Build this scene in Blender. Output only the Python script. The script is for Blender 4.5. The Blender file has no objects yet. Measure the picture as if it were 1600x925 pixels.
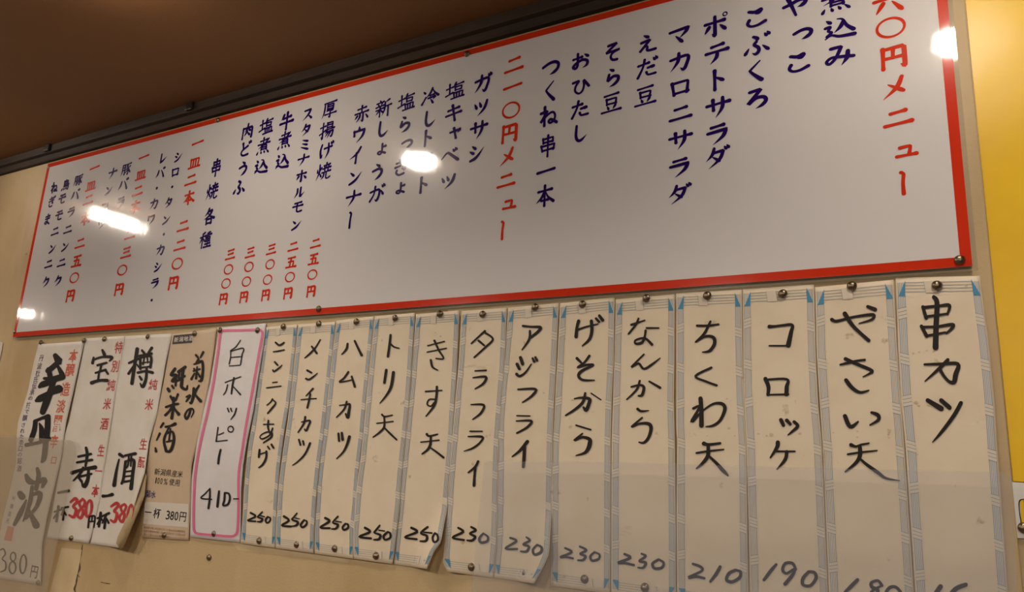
import bpy, bmesh, math, random
from mathutils import Vector, Matrix
random.seed(4)
SC = bpy.context.scene
COL = SC.collection
# ------------------------------------------------------------------ camera
# One unit of distance = the camera standing 1 m from the menu wall (plane y = 0, room on the -y side).
CAM = Vector((0.0, -1.0, 1.60))
FPX = 1153.957
RX = Vector((0.87176204, 0.06736916, 0.48527554))
RY = Vector((0.48742096, -0.21936629, -0.84516226))
RZ = Vector((0.04951522, 0.97331384, -0.22407235))
ROT = Matrix((RX, RY, RZ))                    # camera-local -> world
cam_d = bpy.data.cameras.new('camera')
cam_d.sensor_width = 36.0
cam_d.lens = FPX / 1600.0 * 36.0
cam_d.clip_start = 0.02
cam = bpy.data.objects.new('camera', cam_d)
COL.objects.link(cam)
m4 = ROT.to_4x4(); m4.translation = CAM
cam.matrix_world = m4
SC.camera = cam
# ------------------------------------------------------------------ world and exposure
world = bpy.data.worlds.new('world'); SC.world = world; world.use_nodes = True
bg = world.node_tree.nodes['Background']
bg.inputs[0].default_value = (0.66, 0.60, 0.60, 1); bg.inputs[1].default_value = 0.085
SC.view_settings.view_transform = 'Standard'; SC.view_settings.look = 'None'
SC.view_settings.gamma = 1.0; SC.view_settings.exposure = 0.10
try: SC.view_settings.use_curve_mapping = False
except Exception: pass
LAMP_W = 120.0       # radiance of the ceiling lamps
LAMP_C = (1.0, 0.865, 0.715)
CEIL = 1.60 + 0.778

# ------------------------------------------------------------------ helpers
def W(px, py, off=0.0):
    """the point of the wall (or of a plane lying off metres in front of it) seen at a place of the photograph"""
    d = ROT @ Vector((px - 800.0, 462.5 - py, -FPX))
    t = (1.0 - off) / d.y
    return CAM + d * t

def node_mat(name, base, rough=0.6, metal=0.0, spec=0.5, noise=None, bump=None, coat=0.0, emit=None, estr=0.0):
    m = bpy.data.materials.new(name); m.use_nodes = True
    nt = m.node_tree; N = nt.nodes; L = nt.links
    b = N['Principled BSDF']
    b.inputs['Base Color'].default_value = (*base, 1)
    b.inputs['Roughness'].default_value = rough
    b.inputs['Metallic'].default_value = metal
    b.inputs['Specular IOR Level'].default_value = spec
    b.inputs['Coat Weight'].default_value = coat
    b.inputs['Coat Roughness'].default_value = 0.24
    tc = N.new('ShaderNodeTexCoord')
    if noise:
        prev = None
        for (col, scale, lo, hi, stretch) in noise:
            mp = N.new('ShaderNodeMapping'); mp.inputs['Scale'].default_value = stretch
            L.new(tc.outputs['Object'], mp.inputs[0])
            n = N.new('ShaderNodeTexNoise'); n.inputs['Scale'].default_value = scale
            n.inputs['Detail'].default_value = 5; n.inputs['Roughness'].default_value = 0.6
            L.new(mp.outputs[0], n.inputs['Vector'])
            r = N.new('ShaderNodeMapRange'); r.inputs[1].default_value = lo; r.inputs[2].default_value = hi
            L.new(n.outputs['Fac'], r.inputs[0])
            mx = N.new('ShaderNodeMix'); mx.data_type = 'RGBA'
            if prev is None: mx.inputs[6].default_value = (*base, 1)
            else: L.new(prev, mx.inputs[6])
            mx.inputs[7].default_value = (*col, 1)
            L.new(r.outputs[0], mx.inputs[0]); prev = mx.outputs[2]
        L.new(prev, b.inputs['Base Color'])
    if bump:
        scale, dist, stretch = bump
        mp = N.new('ShaderNodeMapping'); mp.inputs['Scale'].default_value = stretch
        L.new(tc.outputs['Object'], mp.inputs[0])
        n = N.new('ShaderNodeTexNoise'); n.inputs['Scale'].default_value = scale; n.inputs['Detail'].default_value = 3
        L.new(mp.outputs[0], n.inputs['Vector'])
        bp = N.new('ShaderNodeBump'); bp.inputs['Strength'].default_value = 1.0; bp.inputs['Distance'].default_value = dist
        L.new(n.outputs['Fac'], bp.inputs['Height']); L.new(bp.outputs[0], b.inputs['Normal'])
        if coat: L.new(bp.outputs[0], b.inputs['Coat Normal'])
    if emit:
        b.inputs['Emission Color'].default_value = (*emit, 1); b.inputs['Emission Strength'].default_value = estr
    return m

def link(name, me, mat, parent=None):
    o = bpy.data.objects.new(name, me); COL.objects.link(o)
    if mat: me.materials.append(mat)
    if parent is not None: o.parent = parent
    return o

def mesh(name, verts, faces, mat, parent=None, smooth=False):
    me = bpy.data.meshes.new(name); me.from_pydata([tuple(v) for v in verts], [], faces); me.update()
    if smooth:
        for p in me.polygons: p.use_smooth = True
    return link(name, me, mat, parent)

def box(name, x0, x1, y0, y1, z0, z1, mat, parent=None, bevel=0.0):
    bm = bmesh.new()
    vs = [bm.verts.new(c) for c in [(x0,y0,z0),(x1,y0,z0),(x1,y1,z0),(x0,y1,z0),(x0,y0,z1),(x1,y0,z1),(x1,y1,z1),(x0,y1,z1)]]
    for f in [(0,3,2,1),(4,5,6,7),(0,1,5,4),(1,2,6,5),(2,3,7,6),(3,0,4,7)]: bm.faces.new([vs[i] for i in f])
    if bevel: bmesh.ops.bevel(bm, geom=bm.edges[:], offset=bevel, segments=2, affect='EDGES', profile=0.5)
    me = bpy.data.meshes.new(name); bm.to_mesh(me); bm.free()
    return link(name, me, mat, parent)

def tag(o, label=None, cat=None, group=None, kind=None):
    if label: o['label'] = label
    if cat: o['category'] = cat
    if group: o['group'] = group
    if kind: o['kind'] = kind
    return o

def catmull(pts, sub):
    if len(pts) < 3: 
        (a, b) = (pts[0], pts[-1])
        return [tuple(a[i] + (b[i]-a[i])*k/3 for i in range(3)) for k in range(4)]
    out = []
    P = [pts[0]] + list(pts) + [pts[-1]]
    for i in range(1, len(P)-2):
        p0, p1, p2, p3 = P[i-1], P[i], P[i+1], P[i+2]
        for k in range(sub):
            t = k/sub
            out.append(tuple(0.5*((2*p1[j]) + (-p0[j]+p2[j])*t + (2*p0[j]-5*p1[j]+4*p2[j]-p3[j])*t*t + (-p0[j]+3*p1[j]-3*p2[j]+p3[j])*t**3) for j in range(3)))
    out.append(tuple(pts[-1]))
    return out

class Ink:
    """collects brush strokes (ribbons with round ends) in 2D and maps them on a surface"""
    def __init__(s): s.v = []; s.f = []; s.n = 0; s.flat = False
    def lift(s, mp):
        # each stroke lies a few microns over the one before, as ink does
        s.n += 1; e = 0.0 if s.flat else 4.5e-5*(s.n % 5) + 4e-6*(s.n % 3)
        def g(x, y):
            p = Vector(mp(x, y)); p.y -= e; return p
        return g
    def poly(s, pts2, mp):
        b = len(s.v); s.v += [mp(x, y) for x, y in pts2]; s.f.append(tuple(range(b, b+len(pts2))))
    def stroke(s, pts, mp, smooth=True, cap=True, sub=5):
        if len(pts) == 1:
            x, y, w = pts[0]; s.disc(x, y, w/2, w/2, mp); return
        mp = s.lift(mp)
        P = catmull(pts, sub) if smooth else [tuple(p) for p in pts]
        Q = [P[0]]
        for p in P[1:]:
            if abs(p[0]-Q[-1][0]) + abs(p[1]-Q[-1][1]) > 1e-6: Q.append(p)
        P = Q
        if len(P) < 2: return
        n = len(P); D = []
        for i in range(n):
            a = P[max(i-1, 0)]; c = P[min(i+1, n-1)]
            dx, dy = c[0]-a[0], c[1]-a[1]; l = math.hypot(dx, dy) or 1e-6
            D.append((dx/l, dy/l))
        b = len(s.v)
        for i, ((x, y, w), (dx, dy)) in enumerate(zip(P, D)):
            h = max(w, 0.15)/2
            for q in (mp(x-dy*h, y+dx*h), mp(x+dy*h, y-dx*h)):
                q.y -= 1.6e-6*i; s.v.append(q)
        for i in range(n-1):
            s.f.append((b+2*i, b+2*i+1, b+2*i+3, b+2*i+2))
        if cap:
            for (idx, sg) in ((0, -1), (n-1, 1)):
                x, y, w = P[idx]; dx, dy = D[idx]; h = max(w, 0.15)/2
                a0 = math.atan2(dy, dx)
                pts2 = []
                for k in range(6):
                    a = a0 + sg*0 + (-math.pi/2 + math.pi*k/5) + (math.pi if sg < 0 else 0)
                    pts2.append((x + h*math.cos(a), y + h*math.sin(a)))
                e_ = -2e-6 if sg < 0 else 1.6e-6*n+2e-6
                def mq(x, y):
                    p = mp(x, y); p.y -= e_; return p
                s.poly(pts2, mq)
    def disc(s, cx, cy, rx, ry, mp, n=16):
        s.poly([(cx+rx*math.cos(2*math.pi*k/n), cy+ry*math.sin(2*math.pi*k/n)) for k in range(n)], mp)
    def ring(s, cx, cy, rx, ry, w, mp, n=28, tilt=0.0):
        mp = s.lift(mp); b = len(s.v); ct, st = math.cos(tilt), math.sin(tilt)
        for k in range(n):
            a = 2*math.pi*k/n
            ww = w*(0.85+0.3*math.sin(a-0.6)**2)
            for sg in (-1, 1):
                x = (rx+sg*ww/2)*math.cos(a); y = (ry+sg*ww/2)*math.sin(a)
                s.v.append(mp(cx+x*ct-y*st, cy+x*st+y*ct))
        for k in range(n):
            j = (k+1) % n
            s.f.append((b+2*k, b+2*k+1, b+2*j+1, b+2*j))
    def build(s, name, mat, parent, off=None):
        o = mesh(name, s.v, s.f, mat, parent)
        if name in ('lettering', 'printed_text', 'red_text', 'side_text', 'price', 'red_price', 'picture_outline'): o['kind'] = 'stuff'
        return o

def parse(txt, tr=None, k=1.0):
    """'x,y,w x,y,w' -> points; a missing width repeats the one before; tr = (x0, y0, scale) of the view it was traced in"""
    out = []; w = 8.0
    for t in txt.split():
        a = [float(q) for q in t.split(',')]
        if len(a) > 2: w = a[2]
        if tr: out.append((tr[0]+a[0]/tr[2], tr[1]+a[1]/tr[2], w*k/tr[2]))
        else: out.append((a[0], a[1], w*k))
    return out

# ------------------------------------------------------------------ brush alphabet on a 100 x 100 square (y down)
DK = '78,8 84,20. 88,4 95,15.'
G = {
'や':'12,50 32,44 62,32 82,32 86,44 74,56 58,60/|50,10 60,22.|28,18 38,48 52,94~',
'つ':'8,42 40,28 70,26 88,38 84,58 66,72 44,80/',
'こ':'28,18 50,24 74,16 62,30 50,34/|28,56 22,72 34,84 58,84 86,72',
'ふ':'40,10 56,20 48,32/|50,34 42,46 56,60 58,76 46,88 34,80/|22,58 8,82.|72,54 92,76.',
'く':'68,8 30,46 50,70 72,92>',
'ろ':'26,18 66,12 20,70 48,48 76,48 84,64 70,82 46,94/',
'み':'26,16 58,14 40,56 20,78 10,68 26,54 60,56 94,62|78,36 74,64 56,92/',
'え':'38,6 58,18.|28,40 66,32 20,84 44,60 54,64 56,82 90,82',
'た':'14,32 60,24|42,6 34,44 12,90|56,48 84,42 72,54/|50,68 56,82 90,80',
'そ':'30,14 70,8 20,48 84,40 52,52 42,70 52,86 72,88',
'ら':'36,8 54,18.|34,34 28,64 54,46 76,50 76,68 60,84 36,94/',
'お':'14,34 56,28|36,8 36,66 26,82 14,72 30,56 60,44 84,54 82,74 60,86/|70,16 88,30.',
'ひ':'12,26 42,20 26,46 24,70 42,86 60,76 68,48 66,20 92,56',
'し':'36,8 34,60 44,84 62,84 88,60/',
'ね':'30,8 30,92|10,34 44,28 10,76 44,46 70,36 84,50 80,74 62,84 52,76 64,68 94,86',
'う':'38,8 60,22.|20,46 54,36 74,44 74,62 58,82 36,96/',
'よ':'54,8 54,66 42,86 22,80 24,68 46,66 84,82|56,34 82,28',
'か':'12,38 50,28 68,32 66,64 54,88 42,78/|40,8 34,52 12,88|76,32 92,56.',
'き':'24,24 70,14|18,46 80,32|42,6 58,34 76,62 54,54/|28,64 24,78 44,90 70,84',
'け':'22,12 14,44 20,84 30,66/|40,36 88,28|66,10 68,56 48,94/',
'と':'34,10 42,44|76,30 34,54 28,74 46,86 82,82',
'ま':'24,26 76,20|24,46 74,40|50,6 52,72 40,88 20,80 30,68 54,72 84,90',
'ー':'46,6 54,12 50,50 50,94',
'ホ':'12,36 86,30|50,8 50,90 38,82/|28,50 10,78/|70,48 90,70.',
'テ':'30,18 74,10|8,44 92,36|52,42 48,66 24,92/',
'ト':'42,8 42,92|44,36 74,54.',
'サ':'6,38 94,28|30,14 32,60|68,8 66,52 40,94/',
'ラ':'26,18 74,10|12,42 84,32 70,62 32,94/',
'タ':'40,6 32,34 8,60/|38,26 76,20 60,58 18,94/|34,44 60,64.',
'マ':'10,26 84,16 74,36 48,62/|34,48 60,80.',
'カ':'10,34 80,24 74,70 62,88 50,76/|44,6 40,46 10,90/',
'ロ':'16,24 24,82|18,26 82,20 76,76|24,76 80,70',
'ニ':'28,28 74,20|8,76 92,66',
'メ':'74,8 56,50 12,92/|30,34 76,66.',
'ユ':'24,28 70,22 62,70|8,76 92,70',
'ツ':'16,28 28,52.|42,22 52,46.|84,18 70,58 34,92/',
'シ':'22,12 42,28.|10,38 32,52.|16,88 50,72 88,24/',
'キ':'20,36 76,24|10,64 88,50|42,8 58,94',
'ヤ':'12,42 84,28 66,54/|38,12 56,92',
'ヘ':'6,66 32,34 44,36 94,80>',
'レ':'28,12 28,86 56,70 88,42/',
'ハ':'34,24 26,58 6,84/|60,22 78,48 94,82>',
'ワ':'18,22 20,54|18,26 82,18 74,56 38,94/',
'ウ':'48,4 50,24.|18,30 20,56|20,32 84,26 72,62 38,96/',
'イ':'78,6 54,42 10,68/|54,38 52,94',
'ン':'16,20 40,40.|16,88 54,66 90,22/',
'ナ':'6,40 94,32|52,6 50,50 20,94/',
'ス':'22,18 74,12 52,54 10,92/|54,52 90,86>',
'ミ':'28,12 74,26.|28,40 72,54.|20,66 82,90.',
'ル':'30,18 30,52 6,90/|58,10 56,82 94,48/',
'モ':'24,18 78,12|10,44 90,36|46,16 44,74 54,86 86,80',
'ク':'40,6 32,34 8,58/|38,28 78,22 64,60 24,94/',
'コ':'16,28 80,22 76,76|14,80 78,74',
'六':'46,4 56,18.|6,38 94,30|34,50 10,90/|62,48 90,86.',
'円':'18,12 16,94|18,16 84,10 84,90 70,82/|50,16 48,52|18,54 82,50',
'煮':'24,20 72,13|46,2 46,36|8,40 92,32|84,10 52,42 10,64/|34,46 34,72|34,47 72,44 72,72|34,58 70,56|34,70 72,68|14,80 6,96.|34,80 38,92.|56,78 62,90.|76,76 90,92.',
'込':'64,24 54,46 34,66/|46,10 62,16 74,44 94,66>|12,10 24,22.|8,40 24,36 16,54 26,62 12,76|6,86 26,74 50,84 96,86>',
'串':'24,16 26,36|24,18 76,12 74,32|26,34 74,30|16,48 22,72|18,50 84,44 78,68|22,70 80,64|50,2 50,98',
'一':'6,56 50,50 94,44','本':'16,30 86,22|50,4 50,96|48,30 34,58 6,82/|54,30 68,56 96,78>|34,72 68,68',
'二':'26,24 76,16|6,78 94,68','三':'24,18 78,10|28,48 74,40|6,86 94,76',
'豆':'18,14 82,6|28,30 30,56|28,32 74,28 70,54|30,54 72,52|32,64 38,78.|70,62 58,80/|6,92 94,84',
'塩':'4,34 38,26|20,8 22,64|2,72 38,58|54,4 42,26/|52,18 92,10|50,28 52,48|50,30 86,26 82,46|52,46 82,44|44,60 48,86|44,62 92,56 88,84|60,60 60,84|74,58 74,84|32,92 98,84',
'冷':'10,16 22,28.|6,86 26,52|62,4 50,32 26,56/|62,6 76,30 98,50>|50,44 72,40|40,58 82,52 66,70/|54,64 70,88.',
'新':'26,2 32,14.|8,20 50,13|16,22 22,34.|42,18 34,32/|4,41 54,32|6,58 52,48|30,40 30,94|28,58 6,82/|34,58 48,72.|86,6 62,18/|60,18 58,60 44,92/|60,42 98,36|80,42 80,96',
'赤':'24,22 76,14|50,4 50,42|8,47 92,38|40,46 38,70 18,94/|60,44 60,92 48,84/|24,58 8,78/|76,54 92,76.',
'厚':'14,14 92,7|18,14 16,60 2,96/|36,22 36,48|36,24 76,20 74,46|38,34 74,32|38,46 74,44|34,56 76,52 56,64/|56,64 56,94 44,84/|22,77 96,70',
'揚':'4,30 38,23|22,4 22,92 10,80/|2,68 38,50|50,8 50,36|50,10 86,6 84,34|52,20 84,18|52,34 84,32|38,47 98,40|54,46 38,68/|50,60 92,53 84,88 72,82/|62,58 40,86/|76,57 54,94/',
'焼':'10,30 12,50.|38,24 30,40/|24,6 24,50 4,92/|26,54 38,74.|52,15 92,9|70,1 70,24|46,33 98,26|58,22 60,42|84,19 80,40|42,54 98,46|58,52 52,76 36,92/|72,50 70,84 80,90 98,80',
'牛':'28,12 12,42/|26,34 78,26|4,63 96,54|52,2 52,98',
'肉':'14,30 12,94|14,32 86,26 86,90 74,82/|50,4 46,34 26,54/|48,30 72,48.|48,50 26,78/|48,56 70,74.',
'各':'42,4 34,26 10,48/|36,22 72,16 50,46 6,66/|34,28 60,50 94,62>|30,66 32,94|30,68 74,64 70,92|32,90 72,88',
'種':'40,6 16,18/|4,34 44,26|24,14 24,94|22,36 2,68/|28,38 42,56.|84,6 54,14/|46,25 96,18|52,34 54,60|52,36 88,32 86,58|54,46 86,44|54,58 86,56|70,12 70,88|50,75 90,70|40,92 98,87',
'皿':'18,26 22,80|18,28 86,22 80,78|40,28 40,78|60,26 60,76|4,86 96,78',
'豚':'14,12 14,60 2,94/|14,14 38,12 38,88 28,80/|16,34 38,32|16,54 38,52|48,12 94,5|70,12 46,36/|62,24 76,50 72,90 60,82/|66,38 44,58/|70,54 42,82/|90,26 74,42/|74,40 98,80>',
'鳥':'50,0 44,12.|26,14 26,62|26,16 74,12 74,38|28,26 72,24|28,38 74,36|28,50 88,46|28,62 86,58 82,92 68,86/|12,72 4,92.|28,74 32,88.|44,72 48,84.|60,70 66,82.',
'五':'18,16 82,9|48,14 38,86|24,46 72,41 68,84|4,90 96,85',
}
for a, b in (('ぶ','ふ'),('だ','た'),('が','か'),('ぎ','き'),('げ','け'),('ど','と'),('ダ','タ'),('ガ','カ'),('バ','ハ'),('ベ','ヘ')):
    G[a] = G[b] + ('|64,16 72,28.|76,10 84,22.' if a in 'ベ' else '|80,2 87,14.|90,-3 97,9.')
SMALL = {'っ':'つ','ょ':'よ','ュ':'ユ','ャ':'ヤ'}

def glyph(ink, ch, mp, wk=1.0):
    if ch in SMALL:
        def mp2(x, y): return mp(58+(x-50)*0.72, 46+(y-50)*0.72)
        return glyph(ink, SMALL[ch], mp2, wk*1.3)
    if ch == '〇': ink.ring(50, 50, 43, 41, 9.0*wk, mp); return
    if ch == '・': ink.disc(50, 50, 13, 13, mp); return
    if ch == 'ポ':
        glyph(ink, 'ホ', mp, wk); ink.ring(90, 6, 8, 8, 5*wk, mp, n=14); return
    for st in G[ch].split('|'):
        end = st[-1] if st[-1] in '/.>~' else ''
        P = [tuple(float(q) for q in t.split(',')) for t in st.rstrip('/.>~').split()]
        n = len(P); dense = n >= 2
        dx, dy = P[-1][0]-P[0][0], P[-1][1]-P[0][1]
        horiz = abs(dx) > 1.6*abs(dy)
        nst = G[ch].count('|')
        base = (12.5 if nst < 4 else 11.2 if nst < 6 else 10.2 if nst < 8 else 9.2)*wk
        if n == 2:
            a, b = P
            P = [a, (a[0]*.8+b[0]*.2, a[1]*.8+b[1]*.2), (a[0]*.45+b[0]*.55, a[1]*.45+b[1]*.55), (a[0]*.15+b[0]*.85, a[1]*.15+b[1]*.85), b]
            if end == '.': ws = [.35, .7, 1.0, 1.25, 1.0]
            elif end == '/': ws = [1.1, 1.2, .9, .5, .15]
            elif end == '>': ws = [.4, .6, 1.0, 1.3, .4]
            elif horiz: ws = [1.05, .92, .85, 1.0, 1.3]
            else: ws = [1.25, 1.05, .9, .95, 1.1]
            pts = [(p[0], p[1], base*w) for p, w in zip(P, ws)]
            ink.stroke(pts, mp, smooth=False)
        else:
            # sharp corners (a turn of more than 55 degrees) are doubled so that the stroke keeps its bend
            if end == '/': ws = [1.0 + .15*math.sin(3*i/(n-1)) if i < n-1 else .12 for i in range(n)]
            elif end == '>': ws = [.45 + .85*i/(n-1) for i in range(n)]; 
            elif end == '~': ws = [1.3-.6*i/(n-1) for i in range(n)]
            else: ws = [1.05 - .22*math.sin(math.pi*i/(n-1)) for i in range(n)]
            Q = [P[0]+(ws[0]*base,)]
            for i in range(1, n-1):
                a, b, c = P[i-1], P[i], P[i+1]
                a1 = math.atan2(b[1]-a[1], b[0]-a[0]); a2 = math.atan2(c[1]-b[1], c[0]-b[0])
                turn = abs((a2-a1+math.pi) % (2*math.pi) - math.pi)
                w = ws[i]*base
                if turn > 1.0 and n <= 4 or turn > 2.0:
                    for q, t in ((a, 'in'), (c, 'out')):
                        l = math.hypot(q[0]-b[0], q[1]-b[1]); k = min(5/l, .4)
                        Q.append((b[0]+(q[0]-b[0])*k, b[1]+(q[1]-b[1])*k, w*1.05))
                else: Q.append((b[0], b[1], w))
            Q.append(P[-1]+(ws[-1]*base,))
            ink.stroke(Q, mp)

_txt_cache = {}
def font_glyph(ch, fat=0.0):
    """outline of a printed character from Blender's built-in font, as (verts, faces) about its own centre cell"""
    key = (ch, fat)
    if key in _txt_cache: return _txt_cache[key]
    cu = bpy.data.curves.new('glyph', 'FONT'); cu.body = ch; cu.size = 1.0; cu.resolution_u = 2; cu.offset = fat
    ob = bpy.data.objects.new('glyph', cu); COL.objects.link(ob)
    dg = bpy.context.evaluated_depsgraph_get(); dg.update()
    me = ob.evaluated_get(dg).to_mesh()
    vs = [(v.co.x, v.co.y) for v in me.vertices]; fs = [tuple(p.vertices) for p in me.polygons]
    ob.evaluated_get(dg).to_mesh_clear()
    bpy.data.objects.remove(ob); bpy.data.curves.remove(cu)
    if vs:
        xs = [v[0] for v in vs]; ys = [v[1] for v in vs]
        cx = (min(xs)+max(xs))/2; wd = max(xs)-min(xs)
    else: cx = 0; wd = 1
    # cell: 1 em wide for kanji, baseline -0.12..0.88
    cell = wd if ord(ch) < 256 else 1.0
    _txt_cache[key] = (vs, fs, cx, cell)
    return _txt_cache[key]

def px_scale(px, py, off=0.0):
    """photo pixels per metre along the wall, sideways and upwards"""
    a = W(px, py, off); 
    h = (W(px+1, py, off)-a).length; v = (W(px, py+1, off)-a).length
    return 1/h, 1/v

def put_font(ink, ch, px, py, wpx, hpx, mp, fat=0.0, ext=None):
    """a printed character about photo place px, py; the cell follows the wall's own horizontal and vertical"""
    vs, fs, cx, cell = font_glyph(ch, fat)
    if not vs: return
    c = W(px, py); e = 0.001
    def proj(p):
        d = ROT.transposed() @ (p - CAM); return 800 + FPX*d.x/-d.z, 462.5 - FPX*d.y/-d.z
    c0 = proj(c); hx = proj(c+Vector((e, 0, 0))); vz = proj(c+Vector((0, 0, e)))
    ux, uy = (hx[0]-c0[0]), (hx[1]-c0[1]); vx, vy = (vz[0]-c0[0]), (vz[1]-c0[1])
    su = wpx/abs(ux); sv = hpx/abs(vy)
    if ord(ch) < 256: su /= max(cell, .1); sv /= .74
    b = len(ink.v)
    mid = 0.36 if ord(ch) < 256 else 0.38
    for x, y in vs:
        a = (x-cx)*su; g = (y-mid)*sv
        ink.v.append(mp(px + a*ux + g*vx, py + a*uy + g*vy))
    for f in fs: ink.f.append(tuple(b+i for i in f))

def put_brush(ink, ch, px, py, wpx, hpx, off, wk=1.0):
    c = W(px, py, off)
    sx, sz = px_scale_wall(px, py, off)
    w = wpx/sx; h = hpx/sz
    def mp(gx, gy): return Vector((c.x+(gx-50)/100*w, c.y, c.z-(gy-50)/100*h))
    glyph(ink, ch, mp, wk)

def px_scale_wall(px, py, off):
    c = W(px, py, off); e = 0.001
    def proj(p):
        d = ROT.transposed() @ (p - CAM); return 800 + FPX*d.x/-d.z, 462.5 - FPX*d.y/-d.z
    c0 = proj(c); hx = proj(c+Vector((e, 0, 0))); vz = proj(c+Vector((0, 0, e)))
    return abs(hx[0]-c0[0])/e, abs(vz[1]-c0[1])/e

# ------------------------------------------------------------------ materials
M_wall = node_mat('aged_cream_wall', (0.53, 0.40, 0.215), 0.55, noise=[((0.40, 0.27, 0.12), 2.2, .48, .75, (1, 1, 1)), ((0.60, 0.47, 0.28), 7, .5, .8, (1, 1, .4)), ((0.22, 0.14, 0.07), 60, .72, .80, (1, 1, 1))], bump=(260, 0.0003, (1, 1, 1)))
M_ceil = node_mat('brown_ceiling', (0.24, 0.105, 0.032), 0.7, noise=[((0.22, 0.10, 0.030), 3, .4, .7, (1, 1, 1)), ((0.10, 0.04, 0.015), 45, .74, .80, (1, 1, 1))], bump=(420, 0.0004, (1, 1, 1)))
M_trim = node_mat('dark_wood_trim', (0.045, 0.024, 0.012), 0.8, noise=[((0.025, 0.014, 0.008), 14, .4, .65, (.15, 1, 4))], bump=(60, 0.0006, (.2, 1, 3)))
M_dark = node_mat('dark_metal', (0.03, 0.025, 0.02), 0.4, metal=.6)
M_floor = node_mat('grey_floor', (0.16, 0.13, 0.10), 0.5, noise=[((0.12, 0.10, 0.08), 6, .4, .7, (1, 1, 1))])
BB = (9.0, 0.00030, (1, 1, 1))
M_board = node_mat('glossy_white_board', (0.70, 0.685, 0.69), 0.06, coat=0.10, noise=[((0.66, 0.63, 0.61), 90, .74, .80, (1, 1, 1))], bump=(16, 0.00040, (1, 1, .5)))
M_bred = node_mat('board_red', (0.62, 0.035, 0.010), 0.06, coat=0.10, bump=(16, 0.00040, (1, 1, .5)))
M_bnavy = node_mat('board_navy', (0.016, 0.004, 0.10), 0.06, coat=0.10, bump=(16, 0.00040, (1, 1, .5)))
M_cream = node_mat('cream_paper', (0.75, 0.645, 0.49), 0.6, noise=[((0.70, 0.59, 0.43), 14, .45, .75, (1, 1, 1)), ((0.45, 0.33, 0.18), 34, .66, .74, (1, 1, 1)), ((0.42, 0.30, 0.15), 7, .68, .78, (1, 1, 2.5))], bump=(40, 0.0004, (1, 1, 1)))
M_white = node_mat('white_paper', (0.72, 0.68, 0.62), 0.5, noise=[((0.66, 0.60, 0.52), 12, .4, .7, (1, 1, 1))], bump=(30, 0.0005, (1, 1, 1)))
M_pinkp = node_mat('cool_white_paper', (0.72, 0.70, 0.72), 0.4, noise=[((0.66, 0.63, 0.63), 12, .4, .7, (1, 1, 1))], bump=(30, 0.0005, (1, 1, 1)))
M_tan = node_mat('tan_paper', (0.60, 0.47, 0.33), 0.5, noise=[((0.54, 0.40, 0.26), 10, .4, .7, (1, 1, 1))])
M_old = node_mat('yellowed_paper', (0.62, 0.50, 0.31), 0.6, noise=[((0.50, 0.37, 0.19), 9, .4, .7, (1, 1, 1))])
M_flap = node_mat('paper_back', (0.50, 0.39, 0.22), 0.6, noise=[((0.42, 0.31, 0.16), 30, .4, .7, (1, 1, 1))])
M_ink = node_mat('black_ink', (0.014, 0.010, 0.009), 0.6, spec=.25)
M_red = node_mat('crimson_print', (0.48, 0.035, 0.035), 0.5)
M_vermil = node_mat('vermilion_print', (0.58, 0.11, 0.045), 0.5)
M_stamp = node_mat('faded_seal_print', (0.60, 0.25, 0.18), 0.6)
M_violet = node_mat('violet_print', (0.07, 0.05, 0.13), 0.5)
M_blue = node_mat('deep_blue_print', (0.02, 0.03, 0.18), 0.5)
M_pink = node_mat('pink_print', (0.72, 0.16, 0.30), 0.45)
M_line = node_mat('slate_line_print', (0.21, 0.29, 0.37), 0.6)
M_band = node_mat('pale_grey_band_print', (0.60, 0.575, 0.53), 0.6)
M_bandl = node_mat('paler_band_print', (0.68, 0.605, 0.49), 0.6)
M_tri = node_mat('sky_blue_print', (0.045, 0.24, 0.42), 0.5)
M_label = node_mat('black_label_print', (0.03, 0.02, 0.02), 0.5)
M_pale = node_mat('pale_label_print', (0.66, 0.61, 0.54), 0.5)
M_brown = node_mat('brown_fine_print', (0.28, 0.16, 0.10), 0.5)
M_tack = node_mat('tarnished_brass', (0.27, 0.215, 0.145), 0.34, metal=1.0, noise=[((0.14, 0.11, 0.08), 300, .4, .7, (1, 1, 1))])
M_wtack = node_mat('white_enamel', (0.75, 0.72, 0.66), 0.25)
M_yel = node_mat('yellow_poster', (0.86, 0.54, 0.008), 0.36, spec=.35, noise=[((0.74, 0.43, 0.008), 3, .4, .7, (1, 1, 1))], bump=(7, 0.0025, (1, 1, 1)))
M_post = node_mat('poster_white', (0.72, 0.70, 0.66), 0.35)
M_lamp = node_mat('lamp_diffuser', (1, 1, 1), 0.5, emit=LAMP_C, estr=LAMP_W)
M_lampR = node_mat('bright_lamp_diffuser', (1, 1, 1), 0.5, emit=LAMP_C, estr=LAMP_W*1.25)
M_lampFill = node_mat('added_fill_diffuser', (1, 1, 1), 0.5, emit=LAMP_C, estr=LAMP_W*1.8)  # for the fill lamps added out of view
M_shell = node_mat('lamp_housing', (0.8, 0.78, 0.74), 0.35)
M_count = node_mat('counter_wood', (0.32, 0.19, 0.10), 0.4, noise=[((0.22, 0.12, 0.06), 8, .4, .7, (.3, 1, 1))])

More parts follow.
